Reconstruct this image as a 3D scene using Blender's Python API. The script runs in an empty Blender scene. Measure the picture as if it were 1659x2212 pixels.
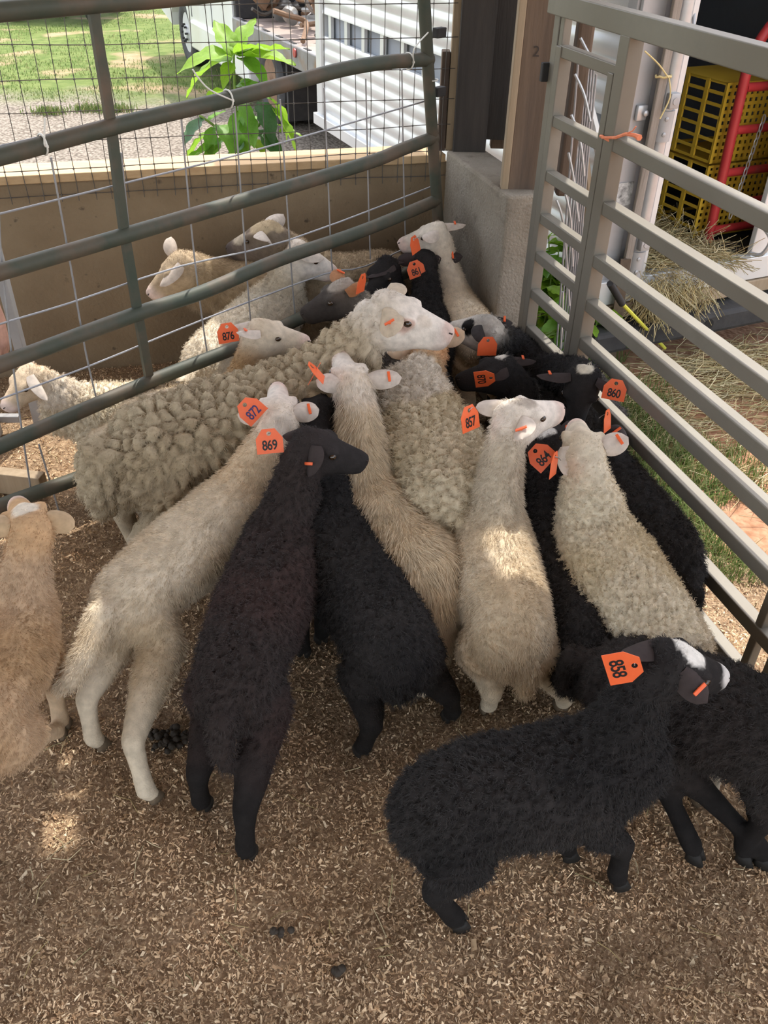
import bpy, bmesh, math, random
import numpy as np
from mathutils import Vector, Matrix, noise, geometry
random.seed(7); RNG = np.random.default_rng(7)
SC = bpy.context.scene; COL = SC.collection
PI = math.pi
# ------------------------------------------------------------------ camera, sky, sun, exposure
FPX, PITCH, ROLL, CAMH = 1850.0, math.radians(36.7), math.radians(1.36), 1.9
cam_data = bpy.data.cameras.new('camera'); cam = bpy.data.objects.new('camera', cam_data); COL.objects.link(cam)
cam_data.sensor_fit = 'VERTICAL'; cam_data.sensor_height = 36.0; cam_data.lens = 36.0*FPX/2212.0
cam_data.clip_start = 0.02; cam_data.clip_end = 400
_fw = Vector((0, math.cos(PITCH), -math.sin(PITCH))); _r0 = Vector((1, 0, 0)); _u0 = _r0.cross(_fw)
_rt = math.cos(ROLL)*_r0 + math.sin(ROLL)*_u0; _up = -math.sin(ROLL)*_r0 + math.cos(ROLL)*_u0
cam.matrix_world = Matrix(((_rt.x, _up.x, -_fw.x, 0), (_rt.y, _up.y, -_fw.y, 0), (_rt.z, _up.z, -_fw.z, CAMH), (0, 0, 0, 1)))
SC.camera = cam
CAM = Vector((0, 0, CAMH))
vs = SC.view_settings
vs.view_transform = 'Standard'; vs.look = 'None'; vs.gamma = 1.0; vs.use_curve_mapping = False
vs.exposure = 0.98
SC.cycles.use_adaptive_sampling = True; SC.cycles.adaptive_threshold = .06
SC.cycles.max_bounces = 6; SC.cycles.diffuse_bounces = 4; SC.cycles.glossy_bounces = 2; SC.cycles.transmission_bounces = 2; SC.cycles.transparent_max_bounces = 4
SC.cycles.caustics_reflective = False; SC.cycles.caustics_refractive = False
SUN_SLOPE = (0.12, 0.50)                       # horizontal run towards the sun per metre of height
w = bpy.data.worlds.new('sky'); SC.world = w; w.use_nodes = True
nt = w.node_tree; nt.nodes.clear()
sk = nt.nodes.new('ShaderNodeTexSky'); sk.sky_type = 'NISHITA'; sk.sun_disc = False
sk.sun_elevation = math.radians(62); sk.sun_rotation = math.radians(13); sk.air_density = 1.0; sk.dust_density = 2.5
bg = nt.nodes.new('ShaderNodeBackground'); bg.inputs[1].default_value = 0.42
wo = nt.nodes.new('ShaderNodeOutputWorld')
hz = nt.nodes.new('ShaderNodeMix'); hz.data_type = 'RGBA'; hz.inputs['Factor'].default_value = .55; hz.inputs['B'].default_value = (3.1, 2.85, 2.45, 1)   # thin bright haze over the whole sky
nt.links.new(sk.outputs[0], hz.inputs['A']); nt.links.new(hz.outputs['Result'], bg.inputs[0]); nt.links.new(bg.outputs[0], wo.inputs[0])
sd = bpy.data.lights.new('sun', 'SUN'); sd.energy = 2.7; sd.angle = math.radians(0.6); sd.color = (1, .95, .86)
so = bpy.data.objects.new('sun', sd); COL.objects.link(so); so.location = (2, 8, 12)
so.rotation_euler = Vector((SUN_SLOPE[0], SUN_SLOPE[1], 1)).to_track_quat('Z', 'Y').to_euler()

# ------------------------------------------------------------------ helpers: a pixel of the frame and a height give a place
def ray(px, py):
    a = (px-829.5)/FPX; b = -(py-1106)/FPX
    return a*_rt + b*_up + _fw
def at(px, py, z):
    d = ray(px, py); return CAM + d*((z-CAMH)/d.z)
def at_y(px, py, y):
    d = ray(px, py); return CAM + d*(y/d.y)
def on_plane(px, py, p0, n):
    d = ray(px, py); return CAM + d*((Vector(p0)-CAM).dot(n)/d.dot(n))
def at_depth(px, py, ref):                      # the point of this pixel's ray as deep in the view as ref
    d = ray(px, py); return CAM + d*((Vector(ref)-CAM).dot(_fw))

def link(name, data, parent=None, loc=None):
    o = bpy.data.objects.new(name, data); COL.objects.link(o)
    if parent is not None: o.parent = parent
    if loc is not None: o.location = loc
    return o
def tag(o, label=None, cat=None, group=None, kind=None):
    if label: o['label'] = label
    if cat: o['category'] = cat
    if group: o['group'] = group
    if kind: o['kind'] = kind
    return o
def thing(name, label, cat, loc=(0, 0, 0), group=None):
    o = bpy.data.objects.new(name, None); COL.objects.link(o); o.location = loc; o.empty_display_size = .1
    return tag(o, label, cat, group)

class MB:
    """collects shapes, builds ONE mesh object"""
    def __init__(s): s.v = []; s.f = []
    def add(s, vs, fs):
        b = len(s.v); s.v += [tuple(p) for p in vs]; s.f += [tuple(i+b for i in f) for f in fs]; return s
    def box(s, c, size, ax=None, bev=0.0):
        c = Vector(c); X, Y, Z = ax if ax else (Vector((1, 0, 0)), Vector((0, 1, 0)), Vector((0, 0, 1)))
        bm = bmesh.new(); bmesh.ops.create_cube(bm, size=1)
        for v in bm.verts: v.co = Vector((v.co.x*size[0], v.co.y*size[1], v.co.z*size[2]))
        if bev: bmesh.ops.bevel(bm, geom=bm.edges[:], offset=bev, segments=2, affect='EDGES', profile=.5)
        bm.verts.index_update()
        vs = [c + X*v.co.x + Y*v.co.y + Z*v.co.z for v in bm.verts]
        fs = [[v.index for v in f.verts] for f in bm.faces]; bm.free()
        return s.add(vs, fs)
    def beam(s, p, q, w, h, up=(0, 0, 1), bev=0.0):      # rectangular bar from p to q, w sideways, h along up
        p, q, up = Vector(p), Vector(q), Vector(up); d = (q-p); L = d.length; d.normalize()
        sd = d.cross(up).normalized(); u = sd.cross(d)
        return s.box((p+q)/2, (L, w, h), (d, sd, u), bev)
    def tube(s, pts, r, n=10, cap=True):
        pts = [Vector(p) for p in pts]; m = len(pts); rr = r if isinstance(r, (list, tuple)) else [r]*m
        t0 = (pts[1]-pts[0]).normalized(); ref = Vector((0, 0, 1)) if abs(t0.z) < .9 else Vector((1, 0, 0))
        a = t0.cross(ref).normalized(); vs = []; prev = t0
        for i in range(m):
            t = (pts[min(i+1, m-1)]-pts[max(i-1, 0)])
            if t.length < 1e-9: t = prev.copy()
            t.normalize(); q = prev.rotation_difference(t); a = (q @ a); a = (a - t*a.dot(t)).normalized(); b = t.cross(a); prev = t
            for k in range(n):
                th = 2*PI*k/n; vs.append(pts[i] + (a*math.cos(th)+b*math.sin(th))*rr[i])
        fs = [(i*n+k, i*n+(k+1) % n, (i+1)*n+(k+1) % n, (i+1)*n+k) for i in range(m-1) for k in range(n)]
        if cap: fs += [tuple(range(n-1, -1, -1)), tuple(range((m-1)*n, m*n))]
        return s.add(vs, fs)
    def loft(s, st, n=16):                               # st: (centre, side vec, up vec, ra, rb)
        vs = []
        for c, A, B, ra, rb in st:
            for k in range(n):
                th = 2*PI*k/n; vs.append(c + A*(ra*math.cos(th)) + B*(rb*math.sin(th)))
        m = len(st)
        fs = [(i*n+k, i*n+(k+1) % n, (i+1)*n+(k+1) % n, (i+1)*n+k) for i in range(m-1) for k in range(n)]
        fs += [tuple(range(n-1, -1, -1)), tuple(range((m-1)*n, m*n))]
        return s.add(vs, fs)
    def lathe(s, c, axis, prof, n=24):                   # prof: (r, h) along axis from c
        c, ax = Vector(c), Vector(axis).normalized(); a = ax.orthogonal().normalized(); b = ax.cross(a)
        return s.loft([(c+ax*h, a, b, max(r, 1e-4), max(r, 1e-4)) for r, h in prof], n)
    def mesh(s, name, smooth=False):
        me = bpy.data.meshes.new(name); me.from_pydata(s.v, [], s.f); me.validate(); me.update()
        bm = bmesh.new(); bm.from_mesh(me); bmesh.ops.recalc_face_normals(bm, faces=bm.faces); bm.to_mesh(me); bm.free()
        if smooth: me.shade_smooth()
        return me
    def build(s, name, mat, parent=None, smooth=False, org=None):
        if org is not None: s.v = [(p[0]-org[0], p[1]-org[1], p[2]-org[2]) for p in s.v]
        me = s.mesh(name, smooth); me.materials.append(mat)
        o = link(name, me, parent)
        if org is not None and parent is None: o.location = org
        if smooth:
            try:
                me.set_sharp_from_angle(angle=math.radians(40))
            except Exception: pass
        return o
def np_mesh(name, V, F, mat=None):                       # V (n,3), F (m,3|4)
    me = bpy.data.meshes.new(name); k = F.shape[1]
    me.vertices.add(len(V)); me.vertices.foreach_set('co', V.astype(np.float32).ravel())
    me.loops.add(F.size); me.loops.foreach_set('vertex_index', F.astype(np.int32).ravel())
    me.polygons.add(len(F)); me.polygons.foreach_set('loop_start', np.arange(0, F.size, k, dtype=np.int32))
    me.update(calc_edges=True); me.validate()
    if mat: me.materials.append(mat)
    return me
def vcol(me, C, name='col'):
    a = me.attributes.new(name, 'FLOAT_COLOR', 'POINT'); a.data.foreach_set('color', np.c_[C, np.ones(len(C))].astype(np.float32).ravel())

# ------------------------------------------------------------------ procedural materials
def mat(name, c1, c2=None, scale=8.0, rough=.7, metal=0.0, bump=0.0, bscale=None, detail=6.0, c3=None, c3_scale=3.0, c3_at=.55, stretch=(1, 1, 1), spec=.4, coord='Object', sheen=0.0, trans=0.0, c3_soft=.08):
    m = bpy.data.materials.new(name); m.use_nodes = True; t = m.node_tree; b = t.nodes['Principled BSDF']
    b.inputs['Roughness'].default_value = rough; b.inputs['Metallic'].default_value = metal
    b.inputs['Specular IOR Level'].default_value = spec
    if sheen: b.inputs['Sheen Weight'].default_value = sheen
    if trans: pass
    tc = t.nodes.new('ShaderNodeTexCoord'); mp = t.nodes.new('ShaderNodeMapping'); mp.inputs['Scale'].default_value = stretch
    if coord == 'World':
        g = t.nodes.new('ShaderNodeNewGeometry'); t.links.new(g.outputs['Position'], mp.inputs[0])
    else: t.links.new(tc.outputs[coord], mp.inputs[0])
    out = None
    if c2 is not None:
        n = t.nodes.new('ShaderNodeTexNoise'); n.inputs['Scale'].default_value = scale; n.inputs['Detail'].default_value = detail; n.inputs['Roughness'].default_value = .65
        t.links.new(mp.outputs[0], n.inputs['Vector'])
        r = t.nodes.new('ShaderNodeValToRGB'); r.color_ramp.elements[0].position = .3; r.color_ramp.elements[1].position = .7
        r.color_ramp.elements[0].color = (*c1, 1); r.color_ramp.elements[1].color = (*c2, 1)
        t.links.new(n.outputs[0], r.inputs[0]); out = r.outputs[0]
        if c3 is not None:
            n3 = t.nodes.new('ShaderNodeTexNoise'); n3.inputs['Scale'].default_value = c3_scale; n3.inputs['Detail'].default_value = 5
            t.links.new(mp.outputs[0], n3.inputs['Vector'])
            r3 = t.nodes.new('ShaderNodeValToRGB'); r3.color_ramp.elements[0].position = c3_at-c3_soft; r3.color_ramp.elements[1].position = c3_at+c3_soft
            t.links.new(n3.outputs[0], r3.inputs[0])
            mx = t.nodes.new('ShaderNodeMix'); mx.data_type = 'RGBA'; mx.inputs['B'].default_value = (*c3, 1)
            t.links.new(r3.outputs[0], mx.inputs['Factor']); t.links.new(out, mx.inputs['A']); out = mx.outputs['Result']
        t.links.new(out, b.inputs['Base Color'])
    else: b.inputs['Base Color'].default_value = (*c1, 1)
    if bump:
        nb = t.nodes.new('ShaderNodeTexNoise'); nb.inputs['Scale'].default_value = bscale or scale*3; nb.inputs['Detail'].default_value = 5
        t.links.new(mp.outputs[0], nb.inputs['Vector'])
        bp = t.nodes.new('ShaderNodeBump'); bp.inputs['Strength'].default_value = bump; bp.inputs['Distance'].default_value = .01
        t.links.new(nb.outputs[0], bp.inputs['Height']); t.links.new(bp.outputs[0], b.inputs['Normal'])
    return m
def mat_attr(name, rough=.8, spec=.2, sheen=0.0, bump=0.0, bscale=250, vary=.25, vscale=60, trans=0.0, attr='col'):
    """colour from the 'col' attribute of the geometry, times a little noise"""
    m = bpy.data.materials.new(name); m.use_nodes = True; t = m.node_tree; b = t.nodes['Principled BSDF']
    b.inputs['Roughness'].default_value = rough; b.inputs['Specular IOR Level'].default_value = spec
    if sheen: b.inputs['Sheen Weight'].default_value = sheen; b.inputs['Sheen Roughness'].default_value = .6
    a = t.nodes.new('ShaderNodeAttribute'); a.attribute_name = attr
    n = t.nodes.new('ShaderNodeTexNoise'); n.inputs['Scale'].default_value = vscale; n.inputs['Detail'].default_value = 4
    tc = t.nodes.new('ShaderNodeTexCoord'); t.links.new(tc.outputs['Object'], n.inputs['Vector'])
    mr = t.nodes.new('ShaderNodeMapRange'); mr.inputs['To Min'].default_value = 1-vary; mr.inputs['To Max'].default_value = 1+vary; mr.inputs['From Min'].default_value = .3; mr.inputs['From Max'].default_value = .7
    t.links.new(n.outputs[0], mr.inputs['Value'])
    mx = t.nodes.new('ShaderNodeVectorMath'); mx.operation = 'SCALE'
    t.links.new(a.outputs['Color'], mx.inputs[0]); t.links.new(mr.outputs[0], mx.inputs['Scale'])
    t.links.new(mx.outputs[0], b.inputs['Base Color'])
    if bump:
        nb = t.nodes.new('ShaderNodeTexNoise'); nb.inputs['Scale'].default_value = bscale; t.links.new(tc.outputs['Object'], nb.inputs['Vector'])
        bp = t.nodes.new('ShaderNodeBump'); bp.inputs['Strength'].default_value = bump; bp.inputs['Distance'].default_value = .004
        t.links.new(nb.outputs[0], bp.inputs['Height']); t.links.new(bp.outputs[0], b.inputs['Normal'])
    if trans:
        tr = t.nodes.new('ShaderNodeBsdfTranslucent'); t.links.new(mx.outputs[0], tr.inputs[0])
        ms = t.nodes.new('ShaderNodeMixShader'); ms.inputs[0].default_value = trans
        out = t.nodes['Material Output']; t.links.new(b.outputs[0], ms.inputs[1]); t.links.new(tr.outputs[0], ms.inputs[2]); t.links.new(ms.outputs[0], out.inputs[0])
    return m
def leafmat(name, c, tr=.45):
    m = bpy.data.materials.new(name); m.use_nodes = True; t = m.node_tree; b = t.nodes['Principled BSDF']
    n = t.nodes.new('ShaderNodeTexNoise'); n.inputs['Scale'].default_value = 14
    r = t.nodes.new('ShaderNodeValToRGB'); r.color_ramp.elements[0].color = (c[0]*.75, c[1]*.75, c[2]*.75, 1); r.color_ramp.elements[1].color = (min(1, c[0]*1.25), min(1, c[1]*1.25), c[2]*1.25, 1)
    t.links.new(n.outputs[0], r.inputs[0]); t.links.new(r.outputs[0], b.inputs['Base Color']); b.inputs['Roughness'].default_value = .5
    tl = t.nodes.new('ShaderNodeBsdfTranslucent'); t.links.new(r.outputs[0], tl.inputs[0])
    ms = t.nodes.new('ShaderNodeMixShader'); ms.inputs[0].default_value = tr
    t.links.new(b.outputs[0], ms.inputs[1]); t.links.new(tl.outputs[0], ms.inputs[2]); t.links.new(ms.outputs[0], t.nodes['Material Output'].inputs[0])
    return m
# ------------------------------------------------------------------ materials of the place
M_CONC = mat('concrete', (.22, .16, .098), (.29, .22, .14), 3.0, .92, bump=.35, bscale=60, c3=(.12, .09, .06), c3_scale=22, c3_at=.70, c3_soft=.04)
M_CONC2 = mat('rough_concrete', (.21, .18, .14), (.30, .265, .215), 5.0, .95, bump=.8, bscale=90, c3=(.17, .14, .11), c3_scale=14, c3_at=.64)
M_LEDGE = mat('pale_plank', (.50, .34, .185), (.60, .44, .26), 6, .8, stretch=(.6, 6, 6), bump=.2)
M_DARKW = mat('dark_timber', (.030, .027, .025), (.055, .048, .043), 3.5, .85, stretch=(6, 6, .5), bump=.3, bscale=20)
M_BRNW = mat('brown_timber', (.085, .058, .040), (.165, .115, .08), 3.0, .8, stretch=(5, 5, .45), bump=.3, bscale=14, c3=(.07, .052, .042), c3_scale=2.0, c3_at=.60, c3_soft=.12)
M_PALEW = mat('pale_timber', (.26, .195, .125), (.36, .28, .19), 4, .8, stretch=(6, 6, .5), bump=.2)
M_GREYW = mat('weathered_board', (.20, .17, .14), (.33, .29, .25), 4, .9, stretch=(6, 6, .6), bump=.5, bscale=16)
M_GALV = mat('galvanised_tube', (.17, .158, .132), (.225, .21, .178), 6.0, .5, metal=.3, c3=(.14, .122, .095), c3_scale=3, c3_at=.62, c3_soft=.2)
M_GREEN = mat('worn_green_paint', (.045, .06, .044), (.078, .075, .055), 9.0, .6, c3=(.12, .088, .062), c3_scale=7.0, c3_at=.57, c3_soft=.10, spec=.4)
M_WIREG = mat('galvanised_wire', (.26, .26, .27), (.36, .36, .37), 20, .45, metal=.3)
M_WIRED = mat('dark_fence_wire', (.09, .08, .075), (.16, .15, .14), 20, .5, metal=.5)
M_ZIP = mat('white_nylon', (.75, .75, .70), None, rough=.4)
M_ALU = mat('white_aluminium', (.58, .60, .61), (.66, .68, .68), 3, .3, metal=.2, c3=(.50, .50, .49), c3_scale=2, c3_at=.66, c3_soft=.15)
M_ALUG = mat('grey_aluminium', (.34, .34, .345), (.44, .44, .445), 4, .45, metal=.2)
M_STEEL = mat('bright_steel', (.42, .43, .44), (.54, .55, .56), 8, .3, metal=.4)
M_INT = mat('trailer_lining', (.22, .25, .29), (.28, .31, .35), 2, .6)
M_BLKM = mat('black_frame', (.02, .02, .022), (.045, .043, .042), 8, .7, bump=.3)
M_RED = mat('red_gate_paint', (.40, .025, .03), (.50, .05, .05), 6, .4, c3=(.30, .12, .10), c3_scale=7, c3_at=.68)
M_YEL = mat('yellow_plastic', (.62, .40, .03), (.72, .49, .06), 5, .45)
M_DOOR = mat('slot_black', (.012, .013, .015), None, rough=.5)
M_RUST = mat('rusty_tpost', (.10, .075, .055), (.17, .12, .085), 12, .9, bump=.3)
M_ORTW = mat('orange_twine', (.75, .20, .09), (.85, .32, .18), 60, .8)
M_YTW = mat('straw_twine', (.60, .47, .20), (.72, .60, .32), 60, .9)
M_YROD = mat('yellow_rod', (.60, .58, .05), (.70, .68, .12), 8, .45)
M_RUBBER = mat('tyre_rubber', (.035, .035, .037), (.07, .07, .07), 10, .85, bump=.3)
M_TRUCKW = mat('truck_white_paint', (.70, .73, .72), (.77, .79, .78), 1.5, .25, spec=.5, c3=(.62, .60, .50), c3_scale=1.2, c3_at=.62, c3_soft=.2)
M_BEDG = mat('flatbed_steel', (.20, .20, .20), (.30, .29, .28), 6, .55, metal=.5, c3=(.25, .17, .11), c3_scale=5, c3_at=.64)
M_DECK = mat('flatbed_deck', (.26, .20, .17), (.36, .29, .25), 4, .8, stretch=(1, 6, 1))
M_SCRAP = [mat('scrap_dark', (.05, .045, .04), (.11, .09, .07), 9, .6, metal=.4), mat('scrap_rust', (.16, .09, .05), (.25, .16, .10), 9, .8), mat('scrap_bare', (.34, .33, .31), (.45, .44, .42), 9, .4, metal=.7)]
M_GLASSD = mat('dark_window', (.02, .025, .03), None, rough=.05, spec=.8)
M_LEAF = [leafmat('leaf_bright', (.27, .47, .042), .5), leafmat('leaf_mid', (.17, .38, .045), .45), leafmat('leaf_dark', (.055, .14, .05), .3)]
M_STEM = mat('plant_stem', (.16, .28, .06), (.26, .38, .10), 12, .6)
M_STRAW = mat_attr('hay_straw', rough=.8, vary=.2, vscale=20)
M_CHIP = mat_attr('shaving_chip', rough=.85, vary=.15, vscale=30)
M_GRASS = mat_attr('grass_blade', rough=.6, vary=.15, vscale=3, trans=.35)
M_ROOF = mat('roof_tin', (.60, .60, .58), (.70, .70, .68), 3, .5, metal=.2)
M_SKIN = mat('skin', (.55, .30, .22), (.62, .36, .27), 20, .55)
M_NAVY = mat('navy_cloth', (.02, .025, .05), (.035, .04, .07), 60, .9)
M_JEAN = mat('blue_jean', (.06, .09, .16), (.10, .14, .22), 80, .9)

E1 = Vector((.963, .270, 0)); E2 = Vector((-.270, .963, 0)); Z3 = Vector((0, 0, 1))
WALL_P = Vector((-1.59, 3.58, 0))                # a point of the back wall's inner face
def wl(a, b, z): return WALL_P + E1*a + E2*b + Z3*z       # barn coordinates: along the wall, outwards, up
GATE_P = Vector((.924, 1.98, 0)); GD = Vector((.298, -.955, 0)).normalized(); GN = Vector((.955, .298, 0))
def struct(o): return tag(o, kind='structure')

# ------------------------------------------------------------------ floor of the pen
def fnoise(x, y): return .010*noise.noise(Vector((x*3, y*3, 0))) + .006*noise.noise(Vector((x*9, y*9, 4))) + .003*noise.noise(Vector((x*28, y*28, 8)))
nx, ny = 170, 190; xs = np.linspace(-2.3, 2.1, nx); ys = np.linspace(-.6, 4.6, ny)
V = np.array([(x, y, fnoise(x, y)-.008) for y in ys for x in xs])
# keep the bedding inside the barn and a strip outside the gate
ii = np.arange((ny-1)*(nx-1)); r_, c_ = ii//(nx-1), ii % (nx-1); q = r_*nx+c_
F = np.stack([q, q+1, q+nx+1, q+nx], 1)
cen = V[F].mean(1); dw = (cen[:, 0]-WALL_P.x)*E2.x+(cen[:, 1]-WALL_P.y)*E2.y; dg = (cen[:, 0]-GATE_P.x)*GN.x+(cen[:, 1]-GATE_P.y)*GN.y
F = F[(dw < .05) & (dg < .16+np.clip((2.6-cen[:, 1]), 0, 1)*.75)]
M_FLOOR = mat('bedding', (.19, .122, .070), (.36, .245, .15), 26, .95, bump=.9, bscale=110, c3=(.52, .38, .24), c3_scale=75, c3_at=.60, c3_soft=.10, coord='World')
fl = link('floor', np_mesh('floor', V, F, M_FLOOR)); fl.data.shade_smooth(); struct(fl)
# loose shavings
def in_pen(x, y, out=.14):
    a = (x-WALL_P.x)*E2.x+(y-WALL_P.y)*E2.y; g = (x-GATE_P.x)*GN.x+(y-GATE_P.y)*GN.y
    return (a < -.01) & (g < out+np.clip((2.6-y), 0, 1)*.75)
n = 250000; yy = .45+RNG.random(n)**1.7*3.4; xx = RNG.uniform(-1.0, 1.0, n)*(.75+.42*yy)+.05; ok = in_pen(xx, yy); xx, yy = xx[ok], yy[ok]; n = len(xx)
zz = np.array([fnoise(a, b) for a, b in zip(xx, yy)])+RNG.uniform(-.006, .004, n)
ln = RNG.gamma(2.6, .0020, n)+.003; wd = ln*RNG.uniform(.16, .5, n); lg = RNG.random(n) < .03; ln[lg] *= 2.2; wd[lg] *= .4
th = RNG.uniform(0, 2*PI, n); tl = RNG.normal(0, .45, n); ti2 = RNG.normal(0, .5, n)
u = np.stack([np.cos(th)*np.cos(tl), np.sin(th)*np.cos(tl), np.sin(tl)], 1); v = np.stack([-np.sin(th)*np.cos(ti2), np.cos(th)*np.cos(ti2), np.sin(ti2)], 1)
c = np.stack([xx, yy, zz], 1); jt = RNG.uniform(.1, 1.3, (n, 4, 1)); je = RNG.uniform(.55, 1.15, (n, 4, 1)); jz = np.zeros((n, 4, 3)); jz[:, :, 2] = RNG.normal(0, .0016, (n, 4)); u_, v_ = u*ln[:, None]/2, v*wd[:, None]/2
V = (np.stack([c-u_*je[:, 0]-v_*jt[:, 0], c+u_*je[:, 1]-v_*jt[:, 1], c+u_*je[:, 2]+v_*jt[:, 2], c-u_*je[:, 3]+v_*jt[:, 3]], 1)+jz).reshape(-1, 3)
F = np.arange(4*n).reshape(-1, 4)
pal = np.array([(.50, .355, .215), (.62, .46, .29), (.72, .56, .37), (.40, .265, .155), (.25, .16, .095), (.80, .66, .46)]); pi_ = RNG.choice(6, n, p=[.27, .26, .14, .20, .09, .04])
cl = pal[pi_]*RNG.uniform(.9, 1.3, n)[:, None]
drt = np.array([noise.noise(Vector((a*2.2, b*2.2, 3))) for a, b in zip(xx, yy)]); drt2 = np.array([noise.noise(Vector((a*7, b*7, 9))) for a, b in zip(xx, yy)]); cl *= np.clip(1.0+drt*.45+drt2*.35, .45, 1.3)[:, None]
me = np_mesh('wood_shavings', V, F, M_CHIP); vcol(me, np.repeat(cl, 4, 0)); o = link('wood_shavings', me)
tag(o, 'loose brown wood shavings strewn over the pen floor', 'bedding', kind='stuff')

# ------------------------------------------------------------------ yard outside: earth, gravel, lawn
def yard_mat():
    m = bpy.data.materials.new('yard_ground'); m.use_nodes = True; t = m.node_tree; b = t.nodes['Principled BSDF']; b.inputs['Roughness'].default_value = .95; b.inputs['Specular IOR Level'].default_value = .1
    g = t.nodes.new('ShaderNodeNewGeometry')
    def nz(sc, det=6, w_=None):
        n = t.nodes.new('ShaderNodeTexNoise'); n.inputs['Scale'].default_value = sc; n.inputs['Detail'].default_value = det; t.links.new(g.outputs['Position'], n.inputs['Vector']); return n.outputs[0]
    def ramp(src, c0, c1, p0=.35, p1=.65):
        r = t.nodes.new('ShaderNodeValToRGB'); r.color_ramp.elements[0].position = p0; r.color_ramp.elements[1].position = p1; r.color_ramp.elements[0].color = (*c0, 1); r.color_ramp.elements[1].color = (*c1, 1); t.links.new(src, r.inputs[0]); return r.outputs[0]
    def mix(f, a, b_):
        x = t.nodes.new('ShaderNodeMix'); x.data_type = 'RGBA'; t.links.new(f, x.inputs['Factor']); t.links.new(a, x.inputs['A']); t.links.new(b_, x.inputs['B']); return x.outputs['Result']
    vor = t.nodes.new('ShaderNodeTexVoronoi'); vor.inputs['Scale'].default_value = 38; t.links.new(g.outputs['Position'], vor.inputs['Vector'])
    gravel = ramp(vor.outputs['Distance'], (.33, .29, .24), (.12, .10, .08), .1, .75)
    lawn = mix(ramp(nz(1.1), (0, 0, 0), (1, 1, 1), .56, .66), ramp(nz(7), (.085, .125, .032), (.14, .175, .055)), ramp(nz(12), (.27, .20, .115), (.34, .26, .16)))
    dirt = ramp(nz(20), (.30, .15, .085), (.46, .27, .17))
    sx = t.nodes.new('ShaderNodeSeparateXYZ'); t.links.new(g.outputs['Position'], sx.inputs[0])
    def math_(op, a, v1, v2=None):
        n = t.nodes.new('ShaderNodeMath'); n.operation = op
        t.links.new(a, n.inputs[0])
        if isinstance(v1, (int, float)): n.inputs[1].default_value = v1
        else: t.links.new(v1, n.inputs[1])
        return n.outputs[0]
    wob = math_('MULTIPLY', nz(1.4, 4), 1.6)
    yy_ = math_('ADD', sx.outputs['Y'], wob)                       # wobbling line between gravel and lawn
    fl_ = ramp(math_('MULTIPLY', math_('SUBTRACT', yy_, 10.2), 1.3), (0, 0, 0), (1, 1, 1), 0, 1)
    back = mix(fl_, gravel, lawn)
    fr = ramp(math_('MULTIPLY', math_('SUBTRACT', math_('SUBTRACT', sx.outputs['X'], math_('MULTIPLY', sx.outputs['Y'], -.45)), 1.4), 1.0), (0, 0, 0), (1, 1, 1), 0, .6)
    nearr = ramp(math_('MULTIPLY', math_('SUBTRACT', 5.8, 0) if False else math_('SUBTRACT', sx.outputs['Y'], 5.6), 2.0), (1, 1, 1), (0, 0, 0), 0, 1)
    sel = t.nodes.new('ShaderNodeMath'); sel.operation = 'MULTIPLY'; t.links.new(fr, sel.inputs[0]); t.links.new(nearr, sel.inputs[1])
    col = mix(sel.outputs[0], back, dirt)
    t.links.new(col, b.inputs['Base Color'])
    bp = t.nodes.new('ShaderNodeBump'); bp.inputs['Strength'].default_value = .35; bp.inputs['Distance'].default_value = .02; t.links.new(vor.outputs['Distance'], bp.inputs['Height']); bp.invert = True; t.links.new(bp.outputs[0], b.inputs['Normal'])
    return m
m = MB(); nxg, nyg = 60, 60
gx = np.concatenate([np.linspace(-60, -8, 12), np.linspace(-7, 7, 36), np.linspace(8, 60, 12)]); gy = np.concatenate([np.linspace(-30, 0, 8), np.linspace(.6, 14, 40), np.linspace(16, 120, 12)])
V = np.array([(x, y, -.045+.02*noise.noise(Vector((x*.7, y*.7, 0)))) for y in gy for x in gx]); ii = np.arange(59*59); q = (ii//59)*60+ii % 59
o = link('ground', np_mesh('ground', V, np.stack([q, q+1, q+61, q+60], 1), yard_mat())); o.data.shade_smooth(); struct(o)
def blades(name, label, X, Y, hmin, hmax, wdt, cols, cat='grass', lean=.5, z0=-.04):
    n = len(X); h = RNG.uniform(hmin, hmax, n); a = RNG.uniform(0, 2*PI, n); ln = np.abs(RNG.normal(0, lean, n))*h
    sx_, sy_ = -np.sin(a)*wdt/2, np.cos(a)*wdt/2
    b0 = np.stack([X-sx_, Y-sy_, np.full(n, z0)], 1); b1 = np.stack([X+sx_, Y+sy_, np.full(n, z0)], 1)
    m0 = np.stack([X-sx_*.8+np.cos(a)*ln*.35, Y-sy_*.8+np.sin(a)*ln*.35, z0+h*.6], 1); m1 = np.stack([X+sx_*.8+np.cos(a)*ln*.35, Y+sy_*.8+np.sin(a)*ln*.35, z0+h*.6], 1)
    tp = np.stack([X+np.cos(a)*ln, Y+np.sin(a)*ln, z0+h], 1)
    V = np.stack([b0, b1, m1, m0, tp], 1).reshape(-1, 3); k = np.arange(n)*5
    F = np.concatenate([np.stack([k, k+1, k+2], 1), np.stack([k, k+2, k+3], 1), np.stack([k+3, k+2, k+4], 1)])
    pal = np.array(cols); C = pal[RNG.choice(len(pal), n)]*RNG.uniform(.75, 1.2, n)[:, None]
    me = np_mesh(name, V, F, M_GRASS); vcol(me, np.repeat(C, 5, 0)); o = link(name, me)
    return tag(o, label, cat, kind='stuff')
GC = [(.12, .185, .045), (.165, .225, .07), (.10, .155, .04), (.26, .245, .115), (.205, .25, .09)]
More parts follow.
